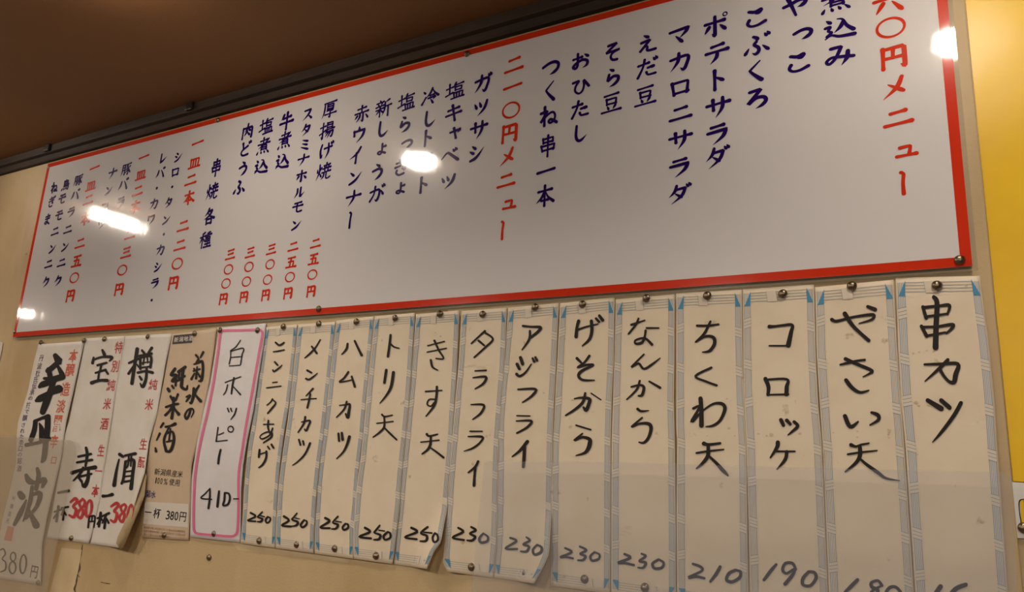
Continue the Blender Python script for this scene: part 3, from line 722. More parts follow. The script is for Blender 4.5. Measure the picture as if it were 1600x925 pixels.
A=(1370,400,3.083);B=(1150,420,3.304);C=(1270,690,3.936);D=(940,440,3.558);E=(1040,690,3.935);F=(840,690,3.9375);Gg=(760,460,3.854)
H=(660,690,3.936);I=(560,470,4.022);J=(470,690,3.936);K=(370,480,4.205);L_=(290,690,3.936);M=(220,500,4.205);N=(100,690,3.936);O=(80,510,4.405);P=(0,520,4.625);Q=(0,700,4.11)
GR = 'cream menu strips with a blue bamboo border'
RAW = [
 ('meat skewer', [(1399,434),(1403,543),(1408,627),(1414,690),(1430,925)], [(1531,431),(1546,543),(1554,627),(1558,690),(1575,925)], True, .0016, (0,0), 0.0,
  'rightmost cream menu strip in blue bamboo border, nearest the yellow poster',
  [('275,198,16 290,225,20 286,330,22 283,440,24|222,245,14 238,300,14|225,248,13 300,240,11 350,238,14 340,280,9|240,292,11 340,278,9|215,338,14 240,385,15|220,342,11 290,340,11 365,330,14 360,350,13 335,372,9|238,385,11 330,368,9|230,522,9 310,520,12 390,520,15 380,570,20 372,606,18 350,606,13 325,580,12 305,548,14|342,500,14 318,525,15 275,565,11 232,603,5|245,695,17 310,735,22|310,695,17 350,730,18|405,708,16 370,770,16 310,850,13 268,897,4', A),
   ('785,892,26 745,950,24 700,1010,20|940,880,22 880,905,24 835,960,22 830,1010,20 880,1010,18 900,970,16 860,960,14', C)]),
 ('vegetable', [(1273.5,449),(1275.6,550),(1279.5,614),(1284.5,690),(1295,925)], [(1396,437),(1403,556),(1408,629),(1413,690),(1428,925)], False, .0022, (0,0), 0.0,
  'cream menu strip in blue bamboo border, second from the yellow poster',
  [('495,262,16 520,270,13 600,250,11 680,238,13 712,240,15 700,262,11 635,282,5|680,195,14 718,210,18|562,232,20 600,290,17 640,330,15 685,370,16|538,495,8 580,485,12 625,475,10 665,470,10|565,465,16 620,490,15 700,525,15 690,540,10 655,558,5|568,575,17 600,615,17 640,638,13 685,628,7|562,760,18 590,815,18 630,790,9|700,742,12 732,755,17 735,780,14 692,806,7', B),
   ('235,20,20 265,30,13 300,18,11 345,10,9|215,78,11 300,65,11 395,55,7|290,35,20 290,85,22 265,130,18 200,185,9|285,100,11 330,140,16 400,190,18 450,225,13 535,240,4|275,850,18 240,885,20 195,930,16|425,885,16 400,855,14 360,868,16 365,895,18 400,915,18 385,960,18 345,955,16 370,915,14 425,885,12|540,925,16 510,895,16 470,900,18 445,950,18 480,990,16 540,960,14', C)]),
 ('croquette', [(1160,452),(1161,550),(1162,614),(1166,690),(1172,925)], [(1272,444),(1274.7,550),(1278.6,629),(1284,690),(1294,925)], False, .0016, (0,0), 0.0,
  'cream menu strip in blue bamboo border, third from the yellow poster',
  [('172,298,16 200,297,11 240,292,11 290,290,13 284,330,18 270,395,22|172,397,7 270,397,7|152,568,18 168,610,17 165,650,14|155,572,9 262,570,11 262,610,18 260,648,18|162,650,7 270,648,9|232,780,17 245,808,15|262,782,16 280,802,13|300,790,14 318,812,15 290,840,11 268,858,5', B),
   ('690,5,22 685,35,20 645,98,9|680,60,11 795,60,9|745,62,18 735,110,18 685,170,7|680,755,13 650,790,18 605,850,16|800,785,14 780,748,15 735,750,16 720,790,16 745,810,14 790,785,15 780,820,18 735,875,20|880,800,16 845,840,18 845,880,16 890,885,16 925,840,18 915,805,16 880,800,16', E)]),
 ('fish cake', [(1056.6,458),(1056.6,500),(1056.6,665),(1058,690),(1057,807),(1058,922)], [(1159,452.6),(1160.6,560),(1162.6,629),(1166,690),(1168,832),(1169,927)], False, .0022, (0,0), 0.0,
  'cream menu strip in blue bamboo border, fourth from the yellow poster, priced 210',
  [('530,245,11 590,245,11 650,237,9|605,222,11 570,290,13 520,338,7 575,305,11 620,310,16 628,345,17 600,385,14 560,392,5|610,478,11 522,525,11 580,555,11 640,577,11|550,650,20 555,720,20 555,800,22|510,705,12 545,695,11 500,780,15 560,720,9 620,680,11 670,680,16 685,710,17 660,770,14 620,800,12 580,806,6', D),
   ('235,12,22 265,18,15 335,10,13|190,70,11 270,58,11 358,48,7|262,25,18 260,85,20 230,130,17 190,165,8|262,85,12 310,130,16 355,180,20 385,210,8|168,752,13 215,770,15 222,795,13 140,835,14 190,830,15 238,840,13|335,770,17 310,815,18 275,860,13|430,790,16 390,810,17 375,850,17 410,862,17 455,835,17 460,800,15 430,790,13', E)]),
 ('cartilage', [(962,468),(959.7,555),(958,611),(955.6,690),(955,791),(955,918)], [(1054,459.7),(1053.8,563),(1053,625),(1054.6,690),(1056,827),(1056,926)], False, .0016, (0,0), 0.0,
  'cream menu strip in blue bamboo border, fifth from the yellow poster',
  [('165,240,11 240,215,7|205,205,9 190,240,11 150,290,9|250,258,9 318,258,7|245,272,11 240,305,11 225,338,13 190,345,11 190,325,9 240,315,11 280,350,13|235,405,9 165,475,9 205,455,11 235,485,11 280,460,11 325,425,5|165,585,9 215,575,11 235,590,14 225,630,14 205,635,9|212,552,11 195,600,11 140,655,7|265,555,9 325,590,13|200,708,13 220,720,11 262,717,5|225,757,9 165,808,9 210,790,11 260,790,16 275,815,17 262,865,15 235,895,12 208,893,7', D),
   ('535,692,13 570,715,15 495,745,13 540,748,13 592,760,13|640,690,11 665,705,13 625,735,11 665,745,15 650,775,13 618,775,9|745,725,13 708,750,15 720,780,15 765,775,15 775,745,13 745,725,11', F)]),
 ('squid leg', [(875.5,474),(871,556),(867.7,613),(865.6,660),(862,690),(862,781),(861,858),(861,904.6)], [(960.3,464),(959,564),(956,623),(954.6,686),(954,753),(954,814),(953.5,916)], False, .0022, (0,0), 0.0,
  'cream menu strip in blue bamboo border, sixth from the yellow poster, flat at its foot',
  [('555,160,16 545,200,15 540,255,18|545,215,11 600,195,9 672,178,7|632,160,16 635,220,17 620,270,15 578,310,7|660,145,12 678,165,13|680,128,14 700,155,17|545,385,15 570,410,12|620,370,13 590,410,12 548,440,10 600,425,12 645,425,11 575,460,15 555,490,15 580,515,13 650,517,7|530,628,7 570,622,11 620,630,18 615,665,18 600,698,18 585,680,11|595,595,12 580,650,15 530,695,13 478,728,9|630,595,7 690,635,7|540,788,9 628,815,9|578,838,9 528,880,11 575,860,13 620,872,19 622,900,22 612,930,20 590,955,14 540,970,6', Gg),
   ('170,655,11 210,680,13 140,710,11 175,710,11 217,718,11|260,645,11 300,668,13 262,690,11 295,705,13 280,728,13 248,730,9|350,680,11 325,705,13 335,732,13 375,722,13 380,695,11 350,680,9', F)]),
 ('horse mackerel', [(794,481),(791.7,512),(786.7,561),(780.8,616),(777.5,660),(777,779),(775,855),(772,894.5)], [(873,473),(869,571),(866,626),(863.5,690),(861.5,809),(858,865),(850,884),(838,906)], False, .0016, (0,.022), 0.0,
  'cream strip priced 230 whose lower right corner curls off the wall',
  [('220,190,12 270,195,11 325,198,15 310,225,15 268,258,13|262,220,11 258,270,13 215,333,7|205,380,16 218,418,17|185,420,16 198,448,15|182,480,16 200,492,13 235,470,11 270,420,7|278,385,11 288,405,13|295,378,11 305,398,13|190,572,9 295,570,13 275,610,13 218,650,7|183,730,7 262,732,7|180,762,7 270,762,13 245,800,13 183,835,9', Gg),
   ('645,0,18 600,55,15 552,92,7|628,30,16 625,100,18 620,155,15|540,592,11 578,612,13 510,657,11 582,660,11|640,588,9 660,608,13 620,632,11 655,645,13 640,675,13 605,675,9|705,635,11 680,665,13 690,695,13 728,680,15 732,650,13 705,635,11', H)]),
 ('cod', [(721.6,486),(717,564),(712,617),(709,659),(703.7,715),(699,774),(694.8,842),(692.5,879),(696,887)], [(792,481),(788.5,571),(784,626),(779.5,686),(777.6,750),(777,802),(775.6,855),(772,896)], False, .0024, (.008,0), 0.0,
  'cream strip priced 230 crossed by the upright left edge of the clear panel',
  [('795,190,12 750,230,9 710,268,9|795,200,11 845,240,11 800,290,11 728,355,9|755,250,12 790,280,11|733,440,7 803,437,9|720,483,7 800,478,14 785,520,13 733,553,7|708,652,7 787,655,13 770,705,13 718,745,7|702,820,9 778,820,7|690,853,7 778,855,13 765,890,11 720,925,11 664,945,5', I),
   ('343,122,13 325,155,13 283,190,9|325,160,13 320,215,13 317,270,15|220,530,11 250,555,13 185,590,11 255,605,11|300,525,11 328,545,13 292,565,11 325,585,13 305,608,13 275,607,9|375,565,11 350,595,13 360,620,13 398,612,13 402,585,11 375,565,9', H)]),
 ('whiting', [(650,491),(643.8,568),(639,619),(635,659),(629.5,714),(624,769),(618,837),(616,877)], [(718,485),(714,576),(711,629),(708,684),(703,745),(698.6,797),(689,847),(678,862),(669,884)], False, .0018, (0,.024), 0.0,
  'cream strip curling at its foot, just before the strip crossed by the panel edge',
  [('435,282,7 540,255,7|432,322,7 553,298,7|478,250,12 505,310,11 535,362,9 487,362,7|455,372,11 465,415,11 498,436,7|422,570,9 525,563,7|493,540,12 490,600,13 475,660,13 425,725,7|485,620,9 445,620,8 432,650,8 455,662,8 475,640,8|430,838,14 445,850,11 498,838,7|392,888,7 507,875,7|455,850,11 452,900,14 435,935,13 400,962,8|455,925,9 490,950,11 535,985,12', I),
   ('680,530,13 715,555,13 640,588,11 712,600,11|780,525,11 750,548,11 740,565,11 775,580,13 770,610,13 735,612,9|755,557,8 805,562,9|825,563,11 810,590,11 820,618,11 843,605,11 840,575,11 825,563,9', J)]),
 ('chicken', [(585.6,494),(578,569),(573,619),(569.4,659),(564,713),(557,764),(552,830),(553,869)], [(648.8,488.6),(643,578),(639.6,629),(634.6,681),(628,741),(624.5,792),(619,840),(614,878)], False, .0028, (0,0), .002,
  'cream strip in bamboo border, fourth right of the pink-bordered strip',
  [('202,215,12 195,280,13 185,350,13|200,270,11 225,290,9 255,298,7|175,435,14 163,515,13|220,450,16 205,540,15 175,595,11 135,643,5|148,715,11 165,727,9 213,718,7|115,770,7 218,758,7|162,725,9 162,790,11 135,825,11 92,857,7|160,795,9 200,835,11 240,873,9', I),
   ('395,530,13 425,555,13 360,585,11 432,595,11|485,515,9 462,545,11 452,560,9 488,575,13 480,600,13 450,603,9|480,545,7 515,550,7|535,555,11 510,580,13 518,603,11 548,592,11 550,565,11 535,555,9', J)]),
 ('ham cutlet', [(525.8,501),(517,573),(512,620),(507.5,656),(500.5,708),(495,759),(491.6,822),(491.6,859)], [(585,494),(577,579),(572,629),(568,679),(561,736),(557.7,787),(552.6,832),(552.6,868)], True, .0020, (0,0), .003,
  'cream strip in bamboo border, third right of the pink-bordered strip',
  [('728,240,12 720,275,13 690,310,7|775,222,12 800,275,13 820,315,15|733,425,11 705,465,11 675,492,9 755,478,7|755,455,11 775,522,13|675,645,7 720,640,9 742,640,13 735,690,16 728,725,16 715,700,9|722,620,11 705,670,11 655,723,7|668,830,12 672,878,13|690,825,12 695,870,15|740,850,16 725,900,14 700,950,11 656,995,6', K),
   ('150,470,13 175,490,13 120,528,11 178,532,11|228,460,9 205,485,9 198,500,9 228,512,13 215,535,11 190,537,7|215,490,7 248,495,7|275,505,11 258,525,11 265,543,11 290,530,11 290,510,11 275,505,7', J)]),
 ('minced cutlet', [(466,507),(459,574),(454,620),(449.7,656),(442,705),(435.6,756),(431.8,817),(431,851)], [(524.6,502.6),(517,582),(511.5,630),(506,680),(498.8,733),(494,781),(491,827),(490,861)], True, .0028, (0,0), .003,
  'cream strip in bamboo border, second right of the pink-bordered strip',
  [('548,213,7 520,260,9 485,300,11 447,333,7|493,258,11 525,302,13|463,415,12 490,430,11|455,470,12 475,475,11 505,455,9 530,433,5|500,535,11 455,582,7|422,608,7 470,603,7 522,600,7|483,570,11 475,610,11 463,660,11|425,755,7 480,745,11 470,780,11 455,812,11 445,800,7|450,720,11 440,765,11 402,822,7|408,870,11 418,905,11|435,880,11 440,905,9|481,893,12 449,963,11 400,1015,9 366,1038,5', K),
   ('605,460,13 635,485,11 592,515,11 648,522,11|685,440,7 665,465,9 655,480,9 690,495,13 680,515,11 655,520,7|675,470,7 700,475,5|728,483,11 708,510,11 718,527,11 742,510,11 745,490,9 728,483,7', L_)]),
 ('garlic', [(415,511),(406,577),(400,620),(395,655),(387,705),(382.7,751),(379,811),(376,849)], [(465,506.6),(458,583),(452,630),(444,677),(437,731),(433.5,776),(431.5,820),(430.5,854)], True, .0020, (0,0), .003,
  'cream strip in bamboo border touching the right side of the pink-bordered strip',
  [('255,232,11 280,250,11 310,232,9|240,293,7 275,288,9 312,280,7|250,360,11 268,380,11|237,413,9 245,422,9 270,405,9 297,380,5|235,495,7 265,492,7|195,530,7 290,518,7|235,603,9 220,625,7 197,643,7|235,608,7 255,630,9 230,665,11 203,697,9|175,770,7 243,768,7|207,745,11 205,790,11 220,835,9|235,795,9 215,840,9 170,865,9 152,855,7 165,835,7 200,820,9 228,825,11 225,855,11 175,890,7', K),
   ('455,50,11 450,95,11|448,80,7 495,65,7|497,60,11 495,100,11 475,140,11 450,160,7|505,30,9 515,45,9|528,18,11 540,38,11|400,438,11 430,460,11 382,485,9 430,490,9|472,432,7 450,455,9 445,465,9 472,475,11 462,492,11 442,492,7|460,455,7 485,462,7|505,463,11 492,483,11 500,500,9 518,488,9 520,470,9 505,463,7', L_)]),
]
JS = {'meat skewer': .085}
# older yellowed sheets behind the strips
def sheet(name, pts, off, mat, label, cat='old paper'):
    n = len(pts); vs = [W(x, y, off) for x, y in pts] + [W(x, y, off-.0003) for x, y in pts]
    fs = [tuple(range(n-1, -1, -1)), tuple(range(n, 2*n))] + [(i, (i+1) % n, n+(i+1) % n, n+i) for i in range(n)]
    o = mesh(name, vs, fs, mat); tag(o, label, cat); return o
sheet('backing_paper', [(329,512),(560,492),(590,497),(570,700),(545,880),(372,860),(300,760)], .0006, M_old, 'yellowed backing paper behind the pink-bordered strip and its neighbours')
sheet('backing_paper', [(700,484),(880,470),(1060,456),(1250,443),(1262,452),(1055,468),(880,484),(700,495)], .0007, M_old, 'yellowed paper edge showing between the board and the 230 strips')
sheet('paper_scrap', [(-60,522),(4.8,535),(3,545),(-.5,563),(-60,565)], .002, M_white, 'corner of a white paper notice left of the sake strips', 'paper')
sheet('wall_patch', [(96,856),(128,859),(115,930),(70,945),(78,925)], .0005, M_old, 'pale torn patch of paper below the first sake strips', 'paper')

M_stain = node_mat('tea_stain', (0.60, 0.48, 0.31), 0.6)
STAINS = [(1105,681,1.5),(1136,623,2),(1142,626,1.2),(1139,669,3.2),(1148,681,1.6),(1155,681,1.4),(1185,678,2.2),(1205,679,4),(1198,681,2.4),(1250,678,3.2),(1340,674,2),(1339,683,1.8),(1389,672,3.4),(1388,679,2.2),(1302,676,1.5),(1431,629,3.4),(1436,634,2.6),(1451,633,3.2),(1389,675,2.4),(1389,684,1.8),(1427,552,2.2),(1436,550,1.8),(1448,548,2),(1458,549,1.6),(1510,447,2.6),(1459,456,2.2),(1458,461,1.4),(1237,546,1),(850,614,2),(894,625,1.8),(680,520,1.6),(1433,710,2),(688,525,2)]
for (nm, L, R, gray, base, curl, lift, label, wr) in RAW:
    L, R = ext(L), ext(R)
    s = Strip('menu_strip', L, R, M_cream, base, curl=curl, lift=lift, label=label, group=GR, bulge=.003)
    bamboo(s, 1.0 if gray else 0.0, js=.085+random.random()*.02)
    s.kw = 1.22; ink = Ink()
    for (txt, tr) in wr: s.write(txt, tr, ink=ink)
    ink.build('lettering', M_ink, s.o)
    ink = Ink(); mp_ = s.mp(.0005); n_s = 0
    for (x, y, w_) in STAINS:
        u, v = s.uv(x, y)
        if .12 < u < .88 and 0 < v < 1:
            rr_ = random.Random(int(x*7+y)); n_s += 1
            ink.poly([(x+w_*(.6+.6*rr_.random())*math.cos(a*.785), y+w_*.7*(.6+.6*rr_.random())*math.sin(a*.785)) for a in range(8)], mp_)
    if n_s: tag(ink.build('stain', M_stain, s.o), kind='stuff')

# pink-bordered strip
s = Strip('menu_strip', [(340,512),(341,524),(327.5,602),(316,652),(308,690),(299.6,746),(298,792),(297,839)], [(416,505),(412.6,536),(403,595),(396,643),(386,690),(380,728),(377,766),(376,848)], M_pinkp, .0034, bulge=.009, label='white menu strip with a rounded pink border priced 410', cat='paper strip')
pk = [(343.7,524),(345,519),(350,516.6),(380,516),(403,515.2),(408.5,517.5),(410,522.6),(405.5,547.6),(393.6,614),(384,666.5),(379,700),(374,730),(372.5,753.5),(372.6,791.6),(371,828),(367,836),(360,838),(338,836.5),(310,834),(304,830),(302.6,822),(302.7,791.6),(305,741),(313.5,690),(324.6,642.7),(334,595),(341,547.6),(343.7,524)]
ink = Ink(); ink.stroke([(x, y, 3.9) for x, y in pk], s.mp(), cap=False, sub=3); ink.build('pink_border', M_pink, s.o)
ink = Ink()
s.write('655,132,6 625,175,7 590,200,6|590,200,8 590,240,7 580,290,7|592,205,6 672,185,8 665,230,8 655,292,8|595,245,6 660,240,6|580,302,6 650,297,7|553,410,7 655,373,7|612,380,12 600,440,12 595,485,10|570,425,8 560,465,8 542,492,6|610,440,8 655,490,11|570,580,10 578,602,10|590,580,10 597,600,10|628,580,9 615,620,10 590,655,5|507,705,8 495,795,9|510,755,7 545,740,7|493,798,8 568,790,7|o590,717,18,19,8', M, ink=ink)
s.write('215,50,12 205,95,14 200,135,13|150,287,6 120,320,8 95,348,9 160,355,8|150,290,9 148,350,12 140,410,13|205,305,12 200,350,15 195,400,15|240,320,13 238,360,13 230,392,12 260,385,13 272,350,13 265,320,12 240,315,11|295,352,8 325,352,8', L_, ink=ink)
ink.build('lettering', M_ink, s.o)

# tan sake strip
s = S4 = Strip('sake_strip', [(269,522),(257,590),(244,655),(235,690),(228,740),(225,790),(221.5,840)], [(339,513),(328,595),(317.5,654.6),(309.6,690),(299.5,728),(298,786),(295,844.5)], M_tan, .0026, bulge=.004, label='tan printed sake strip with a black head label and price box at its foot', cat='paper strip')
s.kw = 1.3
s.patch([(271.5,524),(301.5,521.2),(300,535.5),(269,538)], M_label, 'head_label')
s.printed([(c, 275.5+7.6*i, 530.8-.8*i, 7, 8.5) for i, c in enumerate('新潟地酒')], M_pale, .012, h=.0007)
ink = Ink()
s.write('410,210,12 392,245,9|362,230,12 375,245,12|350,290,8 375,282,10 402,272,14 408,330,13 397,395,15 380,400,7|380,255,12 362,285,10|345,335,9 388,322,9|370,308,9 362,385,12|352,350,8 332,388,12|374,345,8 388,372,12|350,320,10 355,330,8|348,450,15 345,500,16 330,545,13 320,540,6|300,505,10 325,495,12 298,535,9|382,430,9 355,478,14 365,500,12 392,532,17|325,590,12 318,620,12 300,650,12 290,625,11 310,590,9 338,583,10 346,605,8 330,640,4|225,320,15 198,362,14 235,360,12 205,402,14 252,395,10|232,380,10 228,430,12|178,452,16 186,466,16|205,432,12 215,448,12|248,340,16 292,308,15|255,345,11 250,385,12 288,368,12|278,322,15 270,395,16 268,440,17 298,455,13 306,430,7|196,502,14 212,530,13|243,488,12 228,528,10|165,572,12 205,558,12 245,550,12|216,512,15 212,580,14 203,645,16|205,570,12 185,600,12 160,625,13|215,568,10 230,595,12 248,618,17|148,678,12 130,705,10|125,745,12 103,790,6|100,862,14 96,840,8|162,702,12 195,695,12 225,682,17|185,705,10 160,760,13 152,800,13 165,855,15|170,745,11 208,735,12 217,790,15 195,858,16 165,862,13|195,715,8 185,790,10|170,800,9 205,792,9', M, ink=ink)
ink.build('lettering', M_ink, s.o)
items = [(c, 100/1+100+0+0*i, 0, 0, 0) for i, c in enumerate('')]
items += [(c, 245.5+9.0*i, 737+1.0*i, 9.0, 11.5) for i, c in enumerate('新潟県産米')]
items += [('1', 243.8, 750.4, 1.6, 10), ('0', 247.6, 751, 3.2, 10), ('0', 252.2, 751.6, 3.2, 10), ('%', 258.8, 752.4, 6, 10), ('使', 268.5, 753.2, 8.5, 11.5), ('用', 277, 754.3, 8.5, 11.5)]
s.printed(items, M_ink, .0)
s.printed([('菊', 231.3, 771.5, 8.5, 12), ('水', 239.5, 772.8, 8.5, 12)], M_blue, .012)
s.patch([(226.5,783.8),(294.5,787.5),(293.5,824.5),(223.5,818.5)], M_pale, 'price_box')
s.printed([('一', 231.5, 800.5, 11, 15), ('杯', 245.5, 802.3, 12, 17), ('3', 262.5, 804.5, 6, 14.5), ('8', 269, 805.3, 6, 14.5), ('0', 275.7, 806, 6, 14.5), ('円', 285.8, 807, 12, 17)], M_ink, .010, h=.0007)
fine = []
for r in range(3):
    for i in range(22 if r < 2 else 14): fine.append(('本品は全国の蔵元米と水を用い醸した純米酒'[(i*3+r*5) % 20], 226+2.95*i, 824+5.4*r+.32*i, 2.9, 4.4))
s.printed(fine, M_brown, .0, 'fine_print')['kind'] = 'stuff'

# barrel-sake strip (its right edge rolls forward)
Ls = [(196,525),(187,578),(181,612),(171,680),(162,741),(156,784),(141,850)]
s3 = Strip('sake_strip', Ls, [(269,521),(259,567),(244.6,651),(233,690),(226.5,738),(213,780),(203,815),(186,856)], M_white, .0030, bulge=.005, curl=(0,.030), cs=(.45,.45), label='white sake strip whose right edge rolls over and hides its price', cat='paper strip', group='white sake strips')
s3.kw = 1.3; ink = Ink()
s3.write('535,252,12 600,222,15|592,155,20 572,280,18 555,392,19|575,262,12 532,325,14|592,262,9 602,280,10|625,165,13 642,187,14|692,148,16 668,182,12|603,203,12 690,187,15|613,218,14 613,292,14|613,216,11 685,206,14 682,282,14|640,216,9 632,262,9|660,212,9 664,250,8|615,252,7 680,244,7|615,284,10 682,276,10|596,318,14 650,308,13 696,318,17|656,290,13 652,360,16 630,415,18 612,392,7|608,345,12 622,366,14', O, ink=ink)
s3.write('342,78,16 362,92,14|338,110,8 322,180,13 308,268,19|375,86,11 405,80,12 438,74,16|378,122,13 366,220,13 354,258,12|375,124,10 428,114,15 422,200,16 412,288,19|398,90,9 394,140,9 384,162,7|414,88,9 410,150,8|372,185,8 420,180,9|370,215,8 416,210,9|362,248,11 415,240,11|240,335,16 268,333,12 296,325,17|205,472,9 238,458,10|226,438,13 214,522,12|220,478,7 204,508,8|228,470,7 238,490,8|236,458,9 276,440,12|260,450,10 236,500,8|256,470,11 248,532,12|262,474,8 274,500,11', N, ink=ink)
ink.build('lettering', M_ink, s3.o)
ink = Ink()
s3.write('290,398,11 322,378,15 334,395,15 308,425,12 326,445,15 312,492,15 286,482,10|372,385,12 350,400,12 354,425,12 372,450,14 360,492,14 342,480,12 345,455,12 372,425,12 382,400,12 372,385,11|o406,438,13,48,13,.16', N, ink=ink)
ink.build('red_price', M_red, s3.o)
rr = [('純',239,601,14,18),('米',233,632,13,19)]
s3.printed(rr+[('生',224,694,12,19),('酛',221,722,11,19)], M_red, .012, 'red_text')
# the rolled edge shows the back of the sheet
fl = [[(226.5,738),(228,740),(229,744)],[(216,775),(221,776),(226,774)],[(204,797),(212,806),(218,796)],[(193,820),(202,832),(208,820)],[(184,838),(195,848),(201,838)],[(181,849),(188,858),(193,855)]]
vs = []; fs = []
for i, row in enumerate(fl):
    for j, (x, y) in enumerate(row): vs.append(W(x, y, .010+[.026,.024,.006][j]*smo(i/3)))
for i in range(len(fl)-1):
    for j in range(2): a = i*3+j; fs.append((a, a+1, a+4, a+3))
o = mesh('rolled_edge', vs, fs, M_flap, s3.o, True); tag(o, 'yellowish back of the paper where the edge rolls over')

# treasure-sake strip
s2 = Strip('sake_strip', [(133,529),(129,555),(108,658),(99,686),(97,712),(80,809),(73,841)], [(196,524.5),(187,578),(181,612),(171,680),(162,741),(156,784),(144,835),(139,849)], M_white, .0024, bulge=.004, label='white sake strip with all of its red price showing', cat='paper strip', group='white sake strips')
s2.kw = 1.3; ink = Ink()
s2.write('352,163,13 366,195,18|292,215,12 284,252,16|295,228,11 350,210,12 418,212,17 400,238,7|318,268,12 380,250,12|345,262,13 335,310,12|305,320,11 375,298,13|330,310,11 322,372,12|278,388,20 330,372,15 384,372,19|378,308,12 390,326,13', O, ink=ink)
s2.write('135,38,13 142,80,15 132,150,12|88,92,11 165,76,12|80,128,11 172,112,12|48,192,18 120,170,14 192,158,20|118,160,12 100,195,13 58,240,7|98,215,12 168,198,11|150,170,13 146,230,17 125,275,20 108,250,7|92,225,11 108,245,13|155,462,9 148,528,9|156,462,8 190,460,9 184,526,9|173,462,7 170,492,7|154,492,7 188,490,7', N, ink=ink)
s2.write('375,287,12 440,275,15|350,410,9 395,395,10|375,375,13 362,470,12|368,415,8 345,450,8|395,385,10 438,378,10|410,390,9 395,430,8|408,405,11 404,460,12|414,410,8 424,430,9', Q, ink=ink)
ink.build('lettering', M_ink, s2.o)
ink = Ink()
s2.write('40,372,10 68,350,15 80,368,15 56,398,12 74,420,15 60,464,15 32,452,10|115,352,12 94,375,12 100,400,12 118,428,14 104,468,14 84,458,12 88,430,12 118,398,12 128,370,12 115,352,11|o152,412,17,50,13,.14', N, ink=ink)
ink.build('red_price', M_red, s2.o)
s2.printed([('特',185.5,543,13,20),('別',180,572,13,20),('純',173.5,602,13.5,19),('米',167.5,631,12.5,19),('酒',163,662,13,20),('生',158,704,11,20),('一',154,736,12,16),('本',149,767,12,21)], M_red, .012, 'red_text')

# bold-brushed sake strip
s1 = Strip('sake_strip', [(60,538),(53,565),(43,613),(28,660),(26,680),(25,724),(15,768),(3,815),(-4,860),(-9,903)], [(132,533),(125.5,563),(114.6,613),(104,658),(99.5,686),(96,715),(85,761),(80,782),(73,812),(65.7,851),(63.7,914)], M_white, .0040, bulge=.008, label='leftmost white sake strip with the heaviest black brush writing', cat='paper strip', group='white sake strips')
s1.kw = 1.08; ink = Ink()
s1.write('400,165,34 418,195,46 430,215,30|345,275,34 385,245,36 435,195,28|352,265,34 362,315,36|320,330,20 380,335,38 450,318,44|420,245,22 448,300,36|285,390,22 310,372,42 370,355,34 420,330,30|262,490,22 290,475,46 350,440,36 425,405,56|392,330,34 365,420,42 335,500,48 308,572,40|250,640,22 300,618,20 348,605,34|255,640,30 248,700,34 222,775,34|345,610,38 342,700,40 330,800,38 318,900,36 304,930,22|285,655,12 300,700,34 296,770,28|190,810,26 270,795,22 355,765,30', P, ink=ink)
s1.write('240,132,20 248,180,28 232,262,26|168,175,22 188,212,38 230,222,24 285,205,36 272,250,18|206,250,22 194,340,26 165,430,18 148,470,8|128,292,34 142,312,42|168,335,10 135,410,30 92,492,20|205,302,16 258,292,30 232,380,22 165,455,12|178,385,12 205,440,28 232,496,44', Q, ink=ink)
ink.build('lettering', M_ink, s1.o)
vt = []
for c, x, y in zip('丹波杜氏伝承の技で醸された辛口の銘酒', [64.5,61.5,59,56,53.5,50,47.5,44.5,42,39,36.5,35,34,33,32,31,30.5,30,29.5], [559,572,583,593,603,613,622,633,643,653,664,673,682,691.5,700.5,710,720,732,744.5]):
    vt.append((c, x, y, 7.6, 10.5 if c not in 'のでされた' else 8))
s1.printed(vt, M_violet, .008, 'side_text')
s1.printed([('本',114.5,556,14,22),('醸',109.5,578,14.5,22),('造',102.5,608,14.5,23),('淡',95,635,14,22),('麗',89.5,661,14,28),('辛',84.5,690,13,22),('口',84,719,10,14)], M_vermil, .014, 'side_text')
s1.kw = 1.0
s1.write('2,655,7 22,648,9 34,680,9 14,712,8 36,735,9 34,780,10 4,795,8|o84,698,17,28,8,.05|o80,768,21,38,9,.05|o148,745,20,60,9,.08', (0, 700-.0, 4.11), M_ink, 1.0, 'price')
s1.printed([('円', 53.5, 893, 12.5, 22)], M_ink, .006)
s1.patch([(12,822),(22,824),(18,846),(6,844)], M_stamp, 'seal_mark')
s1.printed([(c, x, y, 5, 8) for c, x, y in zip('吟醸造元', [21.5,18.5,15,12], [779,791,803,814])], M_violet, .0, 'side_text')

# ------------------------------------------------------------------ thumbtacks
tv, tf = lathe([(.0058, 0), (.0060, .0006), (.0056, .0014), (.0046, .0027), (.0030, .0038), (.0012, .0042)], 20)
pv, pf = lathe([(.0007, .0005), (.0007, -.0080), (.0001, -.0105)], 8)
b_ = len(tv); tf = tf + [tuple(b_+i for i in f) for f in pf]; tv = tv+pv
tack_me = bpy.data.meshes.new('thumbtack'); tack_me.from_pydata([(x, -z, y) for x, y, z in tv], [], tf); tack_me.materials.append(M_tack)
bm = bmesh.new(); bm.from_mesh(tack_me); bmesh.ops.recalc_face_normals(bm, faces=bm.faces); bm.to_mesh(tack_me); bm.free()
for p in tack_me.polygons: p.use_smooth = True
wt_me = tack_me.copy(); wt_me.materials.clear(); wt_me.materials.append(M_wtack)
def tack(x, y, label, off=.004, me=None, sc=1.0, grp='brass thumbtacks'):
    o = bpy.data.objects.new('thumbtack', me or tack_me); COL.objects.link(o)
    o.location = W(x, y, off+.0004); o.scale = (sc,)*3
    o.rotation_euler = (random.uniform(-.12, .12), random.uniform(0, 6.28), random.uniform(-.12, .12))
    tag(o, label, 'thumbtack', grp)
